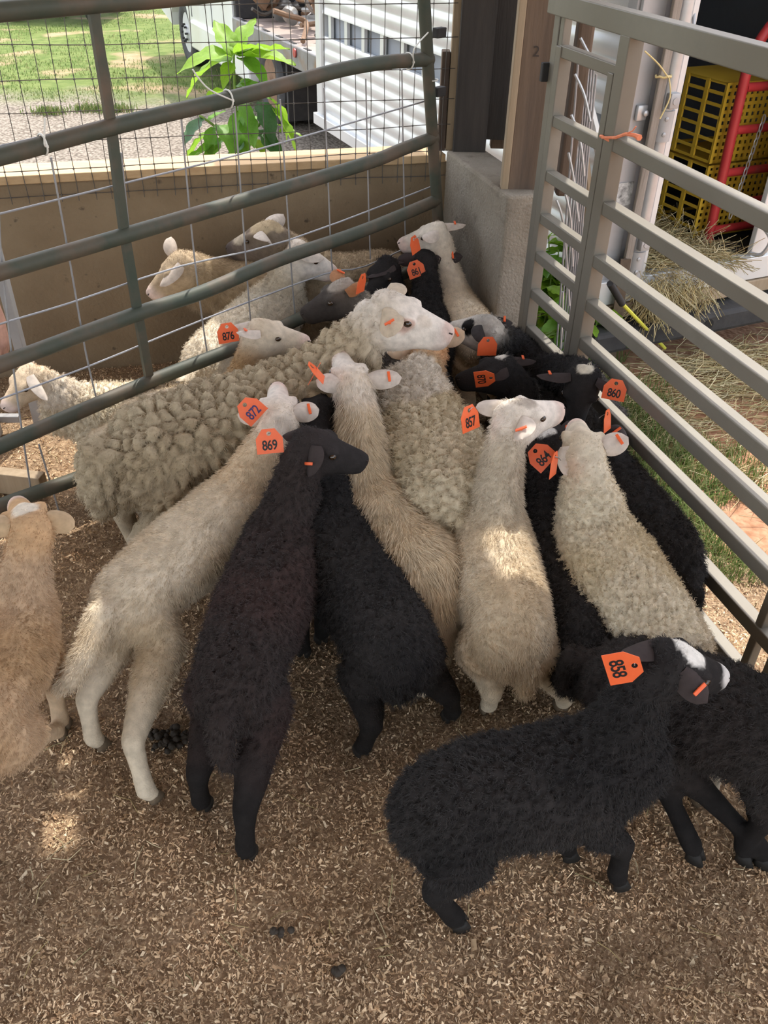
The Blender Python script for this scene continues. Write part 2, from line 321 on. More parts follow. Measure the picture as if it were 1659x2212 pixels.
# lawn in the distance
n = 60000; Y = 8.0+RNG.random(n)**1.4*14; X = RNG.uniform(-1, .1, n)*(.65*Y)+.5
k = np.array([noise.noise(Vector((x*1.1, y*1.1, 1))) + .25*noise.noise(Vector((x*4, y*4, 2))) for x, y in zip(X, Y)]); keep = (k > -.10) & (Y+1.2*k > 9.5)
blades('lawn_grass', 'sunlit green lawn behind the concrete wall', X[keep], Y[keep], .015, .04, .008, GC, z0=-.05)
# grass patch outside the galvanised gate
n = 26000; Y = RNG.uniform(2.2, 5.0, n); g = RNG.gamma(2.0, .22, n)+.06; X = GATE_P.x + (Y-GATE_P.y)*(GD.x/GD.y) + g
k = np.array([noise.noise(Vector((x*2.2, y*2.2, 5))) + .4*noise.noise(Vector((x*6, y*6, 2))) for x, y in zip(X, Y)]); keep = (k > -.02+np.clip(g-.5, 0, 1)*.5-np.clip(.35-g, 0, 1)*1.0) & (Y < 4.4) & ((X-GATE_P.x)*GN.x+(Y-GATE_P.y)*GN.y < 1.25) & ((Y < 3.25) | (X > .78))
blades('grass_patch', 'short green grass growing outside the metal gate', X[keep], Y[keep], .03, .10, .0045, GC, lean=.7)
n = 1000; cx = RNG.choice([-3.36, -3.0, -2.75], n); X = cx+RNG.normal(0, .09, n); Y = np.where(cx < -3.2, 9.0, 9.15)+RNG.normal(0, .06, n)
blades('gravel_weeds', 'small green weed tufts in the gravel beyond the wall', X, Y, .02, .08, .010, GC, cat='weeds')
n = 5000; s_ = RNG.uniform(.0, 1.25, n); o_ = .22+np.abs(RNG.normal(0, .10, n)); X = WALL_P.x+E1.x*s_+E2.x*o_; Y = WALL_P.y+E1.y*s_+E2.y*o_
# outside shavings and litter on the dirt
# ------------------------------------------------------------------ back wall, pier, ledge
def prism(name, pts, z0, z1, m_, par=None):       # vertical prism from a plan outline
    k = len(pts); b = MB(); b.add([(p.x, p.y, z0) for p in pts]+[(p.x, p.y, z1) for p in pts], [tuple(range(k-1, -1, -1)), tuple(range(k, 2*k))]+[(i, (i+1) % k, k+(i+1) % k, k+i) for i in range(k)])
    return b.build(name, m_, par)
WL0, WL1 = -1.6, 1.92
wb = MB(); wb.box(wl((WL0+WL1)/2, .075, .40), (WL1-WL0, .15, .90), (E1, E2, Z3), .008)
wall = wb.build('wall_back', M_CONC); struct(wall)
lb = MB(); lb.box(wl((WL0+WL1)/2-.02, .085, .868), (WL1-WL0, .19, .035), (E1, E2, Z3), .004); o = lb.build('trim_1', M_LEDGE); struct(o)
# right pier: from the corner towards the camera
PA, PB = at(975, 338, .9), at(1090, 425, .9)
PD = (PB-PA); PD.z = 0; PL = PD.length; PD.normalize(); PN = Vector((PD.y*-1, PD.x, 0))
if PN.x < 0: PN = -PN
pb = MB(); pb.box(PA + PD*(PL/2-.02) + PN*.09 - Z3*.45, (PL+.10, .18, .92), (PD, PN, Z3), .012); o = pb.build('wall_right', M_CONC2); struct(o)
# ------------------------------------------------------------------ timber posts standing on the wall
def plank(name, px0, px1, ytop, ybot, zb, m_, label, depth=.1, cat='post', z1=3.0, part=None, ref=None):
    a, b = at(px0, ybot, zb), at(px1, ybot, zb) ; b = at_y(px1, ybot, a.y); d = (b-a); d.z = 0; L_ = d.length; d.normalize(); nrm = Vector((-d.y, d.x, 0))
    c = (a+b)/2 + nrm*depth/2
    q = MB(); q.box((c.x, c.y, (zb+z1)/2), (L_, depth, z1-zb), (d, nrm, Z3), .004)
    o = q.build(name, m_)
    if label: tag(o, label, cat)
    return o
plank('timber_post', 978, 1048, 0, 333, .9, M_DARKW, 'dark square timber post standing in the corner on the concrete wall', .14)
plank('timber_board', 962, 979, 0, 326, .9, M_PALEW, 'pale narrow board nailed to the left side of the dark post', .05, 'board')
plank('timber_block', 944, 961, 0, 326, .9, M_BRNW, 'short brown timber block behind the pipe gate hinges', .07, 'board', z1=1.30)
q = at(1070, 330, .9)
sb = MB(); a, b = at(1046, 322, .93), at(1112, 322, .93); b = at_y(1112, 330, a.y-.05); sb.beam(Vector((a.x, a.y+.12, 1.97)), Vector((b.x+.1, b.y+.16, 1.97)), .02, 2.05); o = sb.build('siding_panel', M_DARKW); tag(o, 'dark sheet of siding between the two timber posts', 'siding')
plank('timber_post', 1096, 1166, 0, 414, .9, M_BRNW, 'wide brown weathered post stamped 2, standing on the concrete pier', .10)
plank('timber_board', 1082, 1097, 0, 414, .9, M_PALEW, 'split narrow board on the left edge of the brown post', .06, 'board')
pb2 = MB(); a = at(1070, 312, .9); pb2.box((a.x+.02, a.y-.05, .975), (.10, .06, .15), (Vector((1, 0, 0)), Vector((0, 1, 0)), Z3), .004); o = pb2.build('timber_block', M_BRNW); tag(o, 'small brown block in the gap between the two timber posts', 'board')
# stamped marks on the brown post
cu = bpy.data.curves.new('stamp', 'FONT'); cu.body = '2'; cu.size = .05; cu.extrude = .0004; so_ = bpy.data.objects.new('stamp', cu); COL.objects.link(so_); bpy.context.view_layer.update()
me = bpy.data.meshes.new_from_object(so_.evaluated_get(bpy.context.evaluated_depsgraph_get())); bpy.data.objects.remove(so_); me.materials.clear(); me.materials.append(mat('stamp_ink', (.05, .04, .035), None, rough=.9))
bp_ = [o for o in bpy.data.objects if o.get('label', '').startswith('wide brown')][0]
fr_ = at(1096, 414, .9); pz = at_y(1150, 122, fr_.y-.004)
o = link('stamp_mark', me, bp_); o.location = pz; o.rotation_euler = (PI/2, 0, 0)
# hanging beam end behind the gate
a = at(1214, 420, .86); hb = MB(); hb.box((a.x, a.y, 1.93), (.062, .07, 2.14), None, .012); o = hb.build('timber_beam', M_BRNW); tag(o, 'short orange-brown timber hanging behind the metal gate, sawn end down', 'beam')
# ------------------------------------------------------------------ roof that shades the pen
RZ = 2.9
shift = Vector((SUN_SLOPE[0]*RZ, SUN_SLOPE[1]*RZ, 0))
def roof_pt(a, g):      # a: distance beyond the back wall face, g: distance outside the gate plane
    A = np.array([[E2.x, E2.y], [GN.x, GN.y]]); r = np.array([a + WALL_P.dot(E2), g + GATE_P.dot(GN)]); s_ = np.linalg.solve(A, r); return Vector((s_[0], s_[1], 0))
EB, ER = .02, .42
c0 = roof_pt(EB, ER); rf = MB()
sheets = []
W_ = .9; k = 0
roof = None
rr = MB()
def roof_sheet(a0, a1, g0, g1, z):
    pts = [roof_pt(a0, g0), roof_pt(a0, g1), roof_pt(a1, g1), roof_pt(a1, g0)]
    b = MB(); b.add([(p.x, p.y, z) for p in pts]+[(p.x, p.y, z+.01) for p in pts], [(3, 2, 1, 0), (4, 5, 6, 7)]+[(i, (i+1) % 4, 4+(i+1) % 4, 4+i) for i in range(4)])
    return b
root_roof = bpy.data.objects.new('ceiling', None); COL.objects.link(root_roof); struct(root_roof)
# small gaps in the tin let spots of sun through
HOLES = []
for hp_, sa, sg in ((at(160, 1665, 0), .07, .035), (at(130, 1790, 0), .05, .04), (at(1040, 1930, 0), .05, .02), (at(1120, 1175, .5), .08, .075), (at(1060, 1090, .5), .03, .03)):
    rp_ = hp_ + Vector((SUN_SLOPE[0], SUN_SLOPE[1], 1))*(RZ-hp_.z); HOLES.append(((rp_-WALL_P).dot(E2), (rp_-GATE_P).dot(GN), sa, sg))
g = ER
for i in range(7):
    g1 = g - .92
    gl = g1 - .03; a_cur = EB if i else 1.0; zz_ = RZ + .003*(i % 2)  # first sheet runs out past the wall, added to shade the corner posts
    for ha, hg, sa, sg in sorted([h_ for h_ in HOLES if gl < h_[1] <= g], key=lambda h_: -h_[0]):
        roof_sheet(a_cur, ha+sa, g, gl, zz_).build('roof_sheet', M_ROOF, root_roof)
        for q0, q1 in ((g, min(g, hg+sg)), (max(gl, hg-sg), gl)):
            if q0-q1 > .01: roof_sheet(ha+sa, ha-sa, q0, q1, zz_).build('roof_sheet', M_ROOF, root_roof)
        a_cur = ha-sa
    roof_sheet(a_cur, -6.5, g, gl, zz_).build('roof_sheet', M_ROOF, root_roof); g = g1
# ------------------------------------------------------------------ old green pipe gate on the left
LP0 = Vector((.2, 3.8, 0)); LA = .78; LD = Vector((math.cos(LA), math.sin(LA), 0)); LN = Vector((-LD.y, LD.x, 0))
def lp(px, py, off=0.0): return on_plane(px, py, LP0 + LN*off, LN)
def smooth_path(pts, n=24):
    pts = [Vector(p) for p in pts]; out = []
    for i in range(len(pts)-1):
        p0 = pts[max(i-1, 0)]; p1 = pts[i]; p2 = pts[i+1]; p3 = pts[min(i+2, len(pts)-1)]; m_ = max(3, n//(len(pts)-1))
        for j in range(m_):
            t = j/m_; out.append(.5*((2*p1)+(p2-p0)*t+(2*p0-5*p1+4*p2-p3)*t*t+(3*p1-p0-3*p2+p3)*t**3))
    out.append(pts[-1]); return out
gate = thing('pipe_gate', 'old green pipe gate with bent rails and rust, left of the flock', 'gate', lp(300, 1000))
go = gate.location.copy()
def gpart(name, path, r, m_=M_GREEN, n=12): b = MB(); b.tube(path, r, n); return b.build(name, m_, gate, True, go)
def ext(a, b, f): return a + (a-b)*f
RL = {'A': [(-160, 38), (0, 25), (200, 8), (380, -6), (700, -40), (915, -62)], 'B': [(-160, 376), (0, 338), (245, 273), (490, 215), (640, 176), (740, 150), (830, 135), (930, 128)], 'C': [(-160, 636), (0, 588), (265, 510), (440, 458), (620, 405), (800, 350), (870, 322), (940, 296)],
      'D': [(-160, 845), (0, 788), (290, 680), (440, 630), (600, 562), (780, 500), (945, 432)], 'E': [(-160, 1030), (0, 964), (310, 830), (530, 742), (720, 655), (948, 560)], 'F': [(-160, 1160), (0, 1093), (195, 1022), (320, 960), (560, 845), (760, 750), (955, 665)]}
for nm, pp in RL.items():
    path = [lp(*p) for p in pp]
    if nm in 'EF': path = [Vector((p.x, p.y, p.z)) for p in path]
    gpart('rail', smooth_path(path, 36), .0255)
for px, top, bot in ((200, (200, 5), (338, 915)),):
    b = MB(); pts = [lp(196, -8, .004), lp(240, 272, .004), lp(268, 500, .004), lp(300, 690, .004), lp(326, 838, .004), lp(345, 950, .004)]
    for p0, p1 in zip(pts[:-1], pts[1:]): b.beam(p0, p1, .030, .018, LN)
    b.build('upright', M_GREEN, gate, False, go)
gpart('end_post', smooth_path([lp(912, -64), lp(922, 100), lp(930, 230), lp(940, 380), lp(948, 500), lp(958, 668)], 20), .024)
hb = MB(); 
for py in (72, 200):
    hb = MB(); a = lp(936, py); hb.box(a + LD*.035, (.05, .03, .035), (LD, LN, Z3), .003); hb.build('hinge', M_BLKM, gate, False, go)
# welded wire mesh tied to it
cp = thing('wire_panel', 'galvanised welded wire panel tied to the far side of the pipe gate', 'wire panel', lp(300, 1000, .04))
co = cp.location.copy(); OFF = .035
def cwire(pp, r=.0032): b = MB(); b.tube(smooth_path([lp(x, y, OFF) for x, y in pp], 14), r, 6); b.build('wire', M_WIREG, cp, True, co)
for pp in ([(-120, 350), (0, 316), (240, 262)], [(-120, 494), (0, 462), (260, 398), (560, 322), (930, 215)], [(-120, 742), (0, 700), (150, 655), (390, 575), (620, 520), (935, 402)], [(-120, 905), (0, 862), (190, 792), (440, 690), (700, 592), (790, 575), (940, 505)], [(-120, 1140), (0, 1092), (200, 1005), (330, 945)], [(-60, 1240), (100, 1205), (215, 1160), (330, 1110)]):
    cwire(pp)
for pp in ([(-6, 300), (0, 520), (20, 720), (36, 850), (52, 960), (70, 1080)], [(110, 340), (150, 560), (185, 760), (213, 880)], [(262, 330), (285, 560), (305, 740), (318, 812)], [(391, 250), (412, 480), (430, 640), (450, 780)], [(507, 230), (525, 480), (540, 680), (548, 760)], [(605, 215), (620, 440), (632, 620), (640, 700)], [(700, 190), (710, 420), (716, 560), (725, 640)], [(790, 170), (796, 430), (800, 560)], [(868, 150), (872, 380), (876, 520)], [(84, 960), (120, 1080), (160, 1215)]):
    cwire(pp)
# white zip ties
def ziptie(px, py, label, tail):
    c = lp(px, py); b = MB(); r = .0285; ax = LD; pts = []
    for k in range(15):
        t = 2*PI*k/14; pts.append(c + LN*(r*math.cos(t)) + Z3*(r*math.sin(t)))
    b.tube(pts, .003, 6, False); tl = [c + LN*(-r) , *[on_plane(x, y, LP0 - LN*(.05), LN) for x, y in tail]]
    b.tube(smooth_path(tl, 10), .0026, 6); b.box(c - LN*r, (.006, .007, .007), (LD, LN, Z3))
    o = b.build('zip_tie', M_ZIP, None, True, c); tag(o, label, 'zip tie', 'white zip ties on the pipe gate')
ziptie(92, 312, 'white zip tie with two loose ends on the left of the pipe gate', [(96, 310), (97, 255)])
ziptie(492, 214, 'white zip tie around the second rail, curved tail to the left', [(455, 195), (430, 170), (416, 150)])
ziptie(882, 132, 'white zip tie at the right end of the second rail', [(895, 105), (925, 70)])
c = lp(931, 172); b = MB(); b.tube([c + LN*(.028*math.cos(t)) + LD*(.028*math.sin(t)) for t in np.linspace(0, 2*PI, 15)], .0024, 6, False); o = b.build('zip_tie', M_ZIP, None, True, c); tag(o, 'white zip tie wrapped round the gate end post', 'zip tie', 'white zip ties on the pipe gate')
# ------------------------------------------------------------------ woven wire above the concrete wall
fw = thing('woven_fence', 'dark woven wire fence rising from the top of the concrete wall', 'wire fence', wl(.9, .02, .8)); fo_ = fw.location.copy()
def wp(px, py): return on_plane(px, py, wl(0, -.012, 0), E2)
HZ = [.80, .905, 1.01, 1.12, 1.235, 1.355, 1.48, 1.61, 1.74]
vx = np.arange(-.9, 1.93, .066)
def wob(a, z): return .006*noise.noise(Vector((a*4, z*5, 3)))
for z in HZ:
    b = MB(); b.tube([wl(a, -.012+wob(a, z), z+.008*noise.noise(Vector((a*3, z*9, 0)))) for a in np.linspace(-1.0, 1.93, 40)], .0018, 5, False); b.build('wire', M_WIRED, fw, True, fo_)
for i, a in enumerate(vx):
    j = .012*noise.noise(Vector((a*9, 3, 0))); b = MB(); zs = np.linspace(.775, 1.80, 22); b.tube([wl(a + j + .008*noise.noise(Vector((a*7, z*4, 1))), -.014+wob(a, z), z) for z in zs], .0017, 5, False)
    for z in HZ: b.box(wl(a + j + .008*noise.noise(Vector((a*7, z*4, 1))), -.014, z+.008*noise.noise(Vector((a*3, z*9, 0)))), (.006, .006, .006))
    b.build('wire', M_WIRED, fw, True, fo_)
# ------------------------------------------------------------------ galvanised gate on the right
GZ = dict(top=1.575)
def gp(y, z, off=0.0): # point on the gate plane at depth y
    t = (y-GATE_P.y)/GD.y; p = GATE_P + GD*t + GN*off; return Vector((p.x, p.y, z))
def gpx(px, py): return on_plane(px, py, GATE_P, GN)
gg = thing('corral_gate', 'galvanised square-tube gate with many rails along the right side', 'gate', gp(2.4, 0)); g0 = gg.location.copy()
def gbeam(name, p, q_, w_=.042, h_=.042, up=(0, 0, 1), m_=M_GALV):
    b = MB(); b.beam(p, q_, w_, h_, up, .003); return b.build(name, m_, gg, False, g0)
far, mid, near, end_ = 3.218, 2.775, 1.672, .95
def vpost(name, y, z0, z1, w_=.05, dp=.045, off=0): return gbeam(name, gp(y, z0, off), gp(y, z1, off), dp, w_, GD)
vpost('outer_post', 3.245, .02, 1.60, .04, .03, .018); vpost('outer_post', 3.205, .02, 1.60, .026, .03, .018)
gbeam('top_rail', gp(far+.05, 1.572), gp(end_, 1.572), .05, .062)
vpost('inner_stile', 3.163, .04, 1.46, .036)
vpost('mid_post', mid, .03, 1.545, .056, .05); vpost('mid_post', mid+.05, .03, 1.44, .034, .045)
for z in (1.445, 1.235, 1.055, .905, .765, .62, .47, .30, .13): gbeam('short_rail', gp(far-.055, z), gp(mid+.02, z), .036, .036)
for z in (1.258, 1.068, .898, .745, .607, .458, .288, .118): gbeam('long_rail', gp(mid-.02, z), gp(end_, z), .042, .042)
vpost('upright', near, .03, 1.545, .026, .03); vpost('upright', near-.075, .03, 1.545, .026, .03, .0); vpost('end_post', end_, .0, 1.6, .05, .05)
b = MB(); a = gpx(1180, 155); b.box(gp(far+.05, a.z, -.006), (.02, .03, .06), (GD, GN, Z3), .004); b.build('hinge', M_BLKM, gg, False, g0)
# orange twine round the mid post
c = gpx(1322, 296); b = MB(); pts = [c + GD*(.036*math.cos(t)) + GN*(.034*math.sin(t)) + Z3*(.004*math.sin(3*t)) for t in np.linspace(0, 4.2*PI, 40)]; b.tube(pts, .0042, 6)
b.tube([c - GN*.034, gpx(1350, 296)-GN*.03, gpx(1372, 288)-GN*.03, gpx(1386, 292)-GN*.02, gpx(1395, 297)-GN*.02], [.004, .005, .005, .006, .009], 6); b.tube([gpx(1372, 288)-GN*.03, gpx(1386, 282)-GN*.03, gpx(1394, 272)-GN*.03], .002, 5)
o = b.build('twine', M_ORTW, None, True, c); tag(o, 'orange baler twine knotted round the metal gate post', 'twine')
# ------------------------------------------------------------------ things behind the gate
b = MB()
a0 = at(1318, 790, 0); pz0 = Vector((a0.x, a0.y, 0)); b.beam(Vector((a0.x, a0.y, -.1)), at_y(1352, 560, a0.y) , .012, .045, (1, 0, 0)); b.beam(Vector((a0.x, a0.y+.012, -.1)), at_y(1352, 560, a0.y)+Vector((0, .012, 0)), .03, .012, (1, 0, 0))
o = b.build('t_post', M_RUST, None, False, pz0); tag(o, 'rusty steel fence post behind the metal gate', 'post')
b = MB(); p0, p1, p2 = at(1318, 612, .52), at(1344, 656, .40), at(1436, 752, .02); b.tube([p0, p1], .016, 10); o = b.build('handle_pole', M_BLKM, None, True, p1)
tag(o, 'yellow pole with black grip leaning behind the metal gate', 'pole'); b = MB(); b.tube([p1, p2], .009, 8); b.build('shaft', M_YROD, o, True, p1)
# leaning wire panel: rods seen end-on, some bent
base = at(1222, 770, 0); rp = thing('rod_bundle', 'bundle of straight and bent galvanised rods standing behind the metal gate', 'rods', (base.x, base.y, 0)); ro = rp.location.copy()
def rod(pts, r=.0055, m_=M_WIREG): b = MB(); b.tube(smooth_path(pts, 16), r, 7); b.build('rod', m_, rp, True, ro)
RY = base.y - .16
for i, (xt, yt, xb) in enumerate(((1256, 80, 1206), (1263, 88, 1212), (1269, 98, 1217), (1274, 108, 1222), (1279, 118, 1226), (1284, 132, 1230), (1288, 160, 1235), (1250, 120, 1200))):
    y_ = RY - .03*i; rod([at_y(xt, yt, y_), at_y((xt+xb)/2+2, 420, y_), at_y(xb, 780, y_)], .0045)
for i, pp in enumerate((((1254, 82), (1266, 105), (1277, 125)), ((1242, 160), (1262, 205), (1275, 262)), ((1234, 248), (1245, 275), (1256, 320), (1262, 380)), ((1228, 330), (1238, 380), (1245, 440), (1250, 478)), ((1202, 432), (1212, 460), (1219, 500), (1226, 590), (1230, 660)), ((1222, 420), (1232, 470), (1236, 540), (1237, 575)), ((1216, 630), (1214, 700), (1210, 760)))):
    y_ = RY - .34 - .01*i; rod([at_y(x, y, y_) for x, y in pp], .005, M_STEEL)
for i, pp in enumerate((((1265, 200), (1290, 300), (1300, 400), (1290, 560), (1268, 700)), ((1238, 205), (1258, 300), (1270, 420), (1272, 560)))):
    y_ = RY + .08; rod([at_y(x, y, y_) for x, y in pp], .02, M_PALEW if i else M_ALU)
# ------------------------------------------------------------------ plants
def leaf_mesh(name, m_, L=1.0, W=.54, n=9, curl=.25, wave=.03):
    b = MB(); vs_ = []; 
    for i in range(n+1):
        t = i/n; w_ = W*math.sin(PI*min(1, .04+.96*t**.8))**.8*(1-.15*t)
        for j, v in enumerate((-1, -.5, 0, .5, 1)):
            vs_.append((w_*v/1.0*.5*(1+.10*math.sin(i*2.4+j)), L*t, -curl*t*t*L + abs(v)*w_*.18 + wave*math.sin(t*17+v*2)*abs(v)))
    b.add(vs_, [(i*5+j, i*5+j+1, (i+1)*5+j+1, (i+1)*5+j) for i in range(n) for j in range(4)])
    me = b.mesh(name, True); me.materials.append(m_); return me
LEAVES = [[leaf_mesh('leaf', m_, curl=c) for c in (.12, .3, .5)] for m_ in M_LEAF]
def put_leaf(root, p, dirv, size, kind, up=Vector((0, 0, 1)), tw=0.0):
    d = Vector(dirv).normalized(); sd_ = d.cross(up).normalized(); u_ = sd_.cross(d)
    Mx = Matrix((sd_, d, u_)).transposed() @ Matrix.Rotation(tw, 3, 'Y')
    o = link('leaf', LEAVES[kind][random.randrange(3)], root, Vector(p)-root.location); o.rotation_euler = Mx.to_euler(); o.scale = (size, size, size); return o
def plant(label, base, stems, name='leafy_weed', kinds=(0, 0, 1, 2), group=None):
    r = thing(name, label, 'plant', base, group)
    for pts, leaves in stems:
        b = MB(); sp = smooth_path(pts, 14); b.tube(sp, [.010*(1-.6*i/len(sp)) for i in range(len(sp))], 7); b.build('stem', M_STEM, r, True, base)
        for (p, d, sz, kd) in leaves: put_leaf(r, p, d, sz*1.2, kd, tw=random.uniform(-.3, .3))
    return r
PY = wl(.95, .62, 0); PYy = PY.y + .15
def pp_(x, y, dy=0.0): return at_y(x, y, PYy+dy)
def lf(x0, y0, x1, y1, kd, dy=0.0, dz=0.0):
    a, b = pp_(x0, y0), pp_(x1, y1, dy); return (a, b-a+Vector((0, 0, dz)), (b-a).length*1.05, kd)
bx = pp_(520, 340); bx.z = 0
plant('tall bright green leafy weed behind the concrete wall, sunlit', Vector((bx.x, bx.y, 0)), [
    ([Vector((bx.x, bx.y, -.05)), pp_(515, 330), pp_(508, 200), pp_(505, 130), pp_(507, 118)],
     [lf(504, 120, 472, 52, 0, .1), lf(510, 115, 540, 48, 0, .12), lf(508, 118, 555, 78, 0, -.05), lf(502, 122, 415, 105, 0, -.10), lf(502, 128, 402, 138, 0, .08), lf(512, 120, 600, 96, 0, .12), lf(515, 122, 612, 122, 0, -.08), lf(500, 135, 484, 160, 0, -.1), lf(515, 125, 572, 145, 1, -.1), lf(507, 110, 520, 70, 0, .15), lf(520, 180, 550, 165, 0, .05), lf(510, 185, 560, 178, 1, -.06)]),
    ([Vector((bx.x, bx.y, -.05)), pp_(500, 330), pp_(470, 280), pp_(440, 255), pp_(430, 250)],
     [lf(470, 215, 450, 208, 0, .0), lf(490, 195, 450, 205, 0, .05), lf(440, 255, 402, 298, 2, -.1), lf(450, 262, 478, 240, 1, .05), lf(460, 275, 448, 318, 1, -.08), lf(480, 300, 440, 335, 1, -.1), lf(450, 290, 392, 322, 0, .05), lf(478, 310, 405, 340, 1, -.05), lf(470, 270, 505, 300, 1, -.12)]),
    ([Vector((bx.x, bx.y, -.05)), pp_(530, 330), pp_(560, 270), pp_(585, 230)],
     [lf(560, 220, 590, 275, 2, -.1), lf(585, 230, 635, 300, 0, -.05), lf(585, 215, 632, 262, 0, .06), lf(570, 275, 605, 262, 0, .05), lf(555, 280, 605, 328, 2, -.1), lf(545, 300, 570, 330, 0, -.06), lf(540, 280, 520, 330, 1, -.1), lf(530, 250, 545, 300, 1, -.12), lf(520, 240, 500, 290, 1, -.1), lf(540, 260, 575, 250, 1, .05), lf(600, 285, 640, 280, 0, 0), lf(525, 300, 500, 340, 2, -.1), lf(515, 220, 545, 262, 1, -.1)])])
# weeds behind the metal gate
def bush(label, cx, cy, n, hgt, spread, group):
    r = thing('leafy_weed', label, 'plant', (cx, cy, 0), group); r0 = r.location.copy()
    for k in range(max(4, n//7)):
        a = random.uniform(0, 2*PI); tp = Vector((cx+math.cos(a)*spread*random.uniform(.2, .8), cy+math.sin(a)*spread*random.uniform(.2, .8), hgt*random.uniform(.6, 1))); b0 = Vector((cx+random.uniform(-.04, .04), cy+random.uniform(-.04, .04), -.05))
        b = MB(); sp = smooth_path([b0, b0.lerp(tp, .5)+Vector((0, 0, .06)), tp], 8); b.tube(sp, [.006*(1-.6*i/len(sp)) for i in range(len(sp))], 6); b.build('stem', M_STEM, r, True, r0)
        for j in range(7):
            p = sp[min(len(sp)-1, 2+j)] if j < 6 else sp[-1]; aa = random.uniform(0, 2*PI); put_leaf(r, p, (math.cos(aa), math.sin(aa), random.uniform(-.3, .45)), random.uniform(.08, .15), random.choice((0, 0, 1, 1)), tw=random.uniform(-.5, .5))
for i, (px, py, n, hg, spd, lb) in enumerate(((1190, 655, 150, .55, .17, 'bushy green weed behind the far end of the metal gate, tallest'), (1222, 705, 110, .38, .15, 'low green weed between the metal gate and the rods'), (1285, 700, 40, .30, .10, 'small lobed green weed beside the gate mid post'))):
    p = at(px, py, .2); bush(lb, p.x, p.y, n, hg, spd, 'weeds behind the metal gate')
# ------------------------------------------------------------------ stock trailer
TZ = .40
TC = at(1280, 611, TZ); TS0 = at(700, 262, TZ-.02); TD = Vector((TS0.x-TC.x, TS0.y-TC.y, 0)).normalized()      # along the side, away from the rear
TR = Vector((-TD.y, TD.x, 0))
if TR.x < 0: TR = -TR                            # across the rear, to the right
TO = Vector((TC.x, TC.y, 0))
tr_ = thing('stock_trailer', 'white ribbed aluminium stock trailer with its rear door open', 'trailer', TO); tro = tr_.location.copy()
def tp_(a, b, z): return TO + TD*a + TR*b + Z3*z       # a forward along the side, b across, z up
TLEN = (Vector((TS0.x, TS0.y, 0))-TO).length + .02; TWID, TH = 1.95, 2.15; TAX = (TD, TR, Z3)
def tbox(name, a0, a1, b0, b1, z0, z1, m_, bev=0.0, par=None):
    q = MB(); q.box(tp_((a0+a1)/2, (b0+b1)/2, (z0+z1)/2), (abs(a1-a0), abs(b1-b0), z1-z0), TAX, bev); return q.build(name, m_, par or tr_, False, tro)
# ribbed side: horizontal corrugations with a row of slots
def ribbed(z0, z1, a0, a1, name='side_panel'):
    per = .085; nz_ = int((z1-z0)/per*10); prof = []
    for i in range(nz_+1):
        z = z0+(z1-z0)*i/nz_; prof.append((-.012*(.5+.5*math.cos(2*PI*(z-z0)/per))**.6, z))
    b = MB(); vs_ = []
    for a in (a0, a1):
        for o_, z in prof: vs_.append(tp_(a, o_, z))
        for o_, z in prof: vs_.append(tp_(a, .02, z))
    k = len(prof); F = [(i, i+1, 2*k+i+1, 2*k+i) for i in range(k-1)]+[(k+i, 3*k+i, 3*k+i+1, k+i+1) for i in range(k-1)]+[(i, k+i, k+i+1, i+1) for i in range(k-1)]+[(2*k+i, 2*k+i+1, 3*k+i+1, 3*k+i) for i in range(k-1)]+[(0, 2*k, 3*k, k), (k-1, 2*k-1, 4*k-1, 3*k-1)]
    b.add(vs_, F); return b.build(name, M_ALU, tr_, True, tro)
ribbed(.42, .96, .05, TLEN-.05); ribbed(1.10, 1.66, .05, TLEN-.05); ribbed(1.80, TH, .05, TLEN-.05)
a = .30
while a < TLEN-.1:
    tbox('slot_bar', a, a+.05, -.006, .015, .94, 1.12, M_ALU); tbox('slot_bar', a, a+.05, -.006, .015, 1.64, 1.82, M_ALU); a += .30
tbox('front_corner', TLEN-.06, TLEN+.06, -.03, .05, TZ-.04, TH, M_ALU, .02); tbox('skirt', .25, TLEN+.08, -.05, .03, TZ-.05, TZ+.03, M_ALU, .006)
tbox('rear_corner', .0, .06, -.012, .03, TZ-.02, TH, M_ALUG, .004)
# lining, floor, roof, far side, front
tbox('side_lining', .05, TLEN, .03, .04, TZ, TH, M_INT); tbox('far_side', .0, TLEN, TWID-.03, TWID, TZ-.02, TH, M_INT); tbox('front_wall', TLEN-.03, TLEN, .04, TWID-.03, TZ, TH, M_INT)
tbox('trailer_floor', 0, TLEN, .0, TWID, TZ-.04, TZ, M_BLKM); tbox('trailer_roof', -.02, TLEN+.02, -.02, TWID+.02, TH, TH+.03, M_ALU)
tbox('rear_jamb', -.02, .0, .0, .115, TZ-.02, TH, M_ALUG, .003)
tbox('door_flange', -.045, -.005, .215, .255, TZ-.02, TH, M_ALU, .003)
q = MB(); q.tube([tp_(-.05, .178, TZ-.02), tp_(-.05, .178, TH)], .034, 18); q.build('hinge_pipe', M_STEEL, tr_, True, tro)
tbox('jamb_plate', -.01, .01, .115, .25, TZ-.02, TH, M_ALUG)
for z in (TZ+.09, 1.08):
    q = MB(); q.tube([tp_(-.05, .178, z-.06), tp_(-.05, .178, z+.06)], .043, 18); q.box(tp_(-.085, .178, z+.10), (.04, .05, .06), TAX, .006); q.tube([tp_(-.108, .178, z+.10), tp_(-.10, .178, z+.10)], .014, 12)
    for sg in (-.03, .03): q.lathe(tp_(-.088, .165, z+sg), -TD, [(.009, 0), (.009, .004), (.004, .007)], 10)
    q.build('door_hinge', M_ALUG, tr_, True, tro)
tbox('rear_sill', -.05, .02, .0, TWID, TZ-.10, TZ+.015, M_ALU, .004); tbox('rear_sill', -.06, .0, .0, TWID, TZ-.17, TZ-.105, M_PALEW, .004)
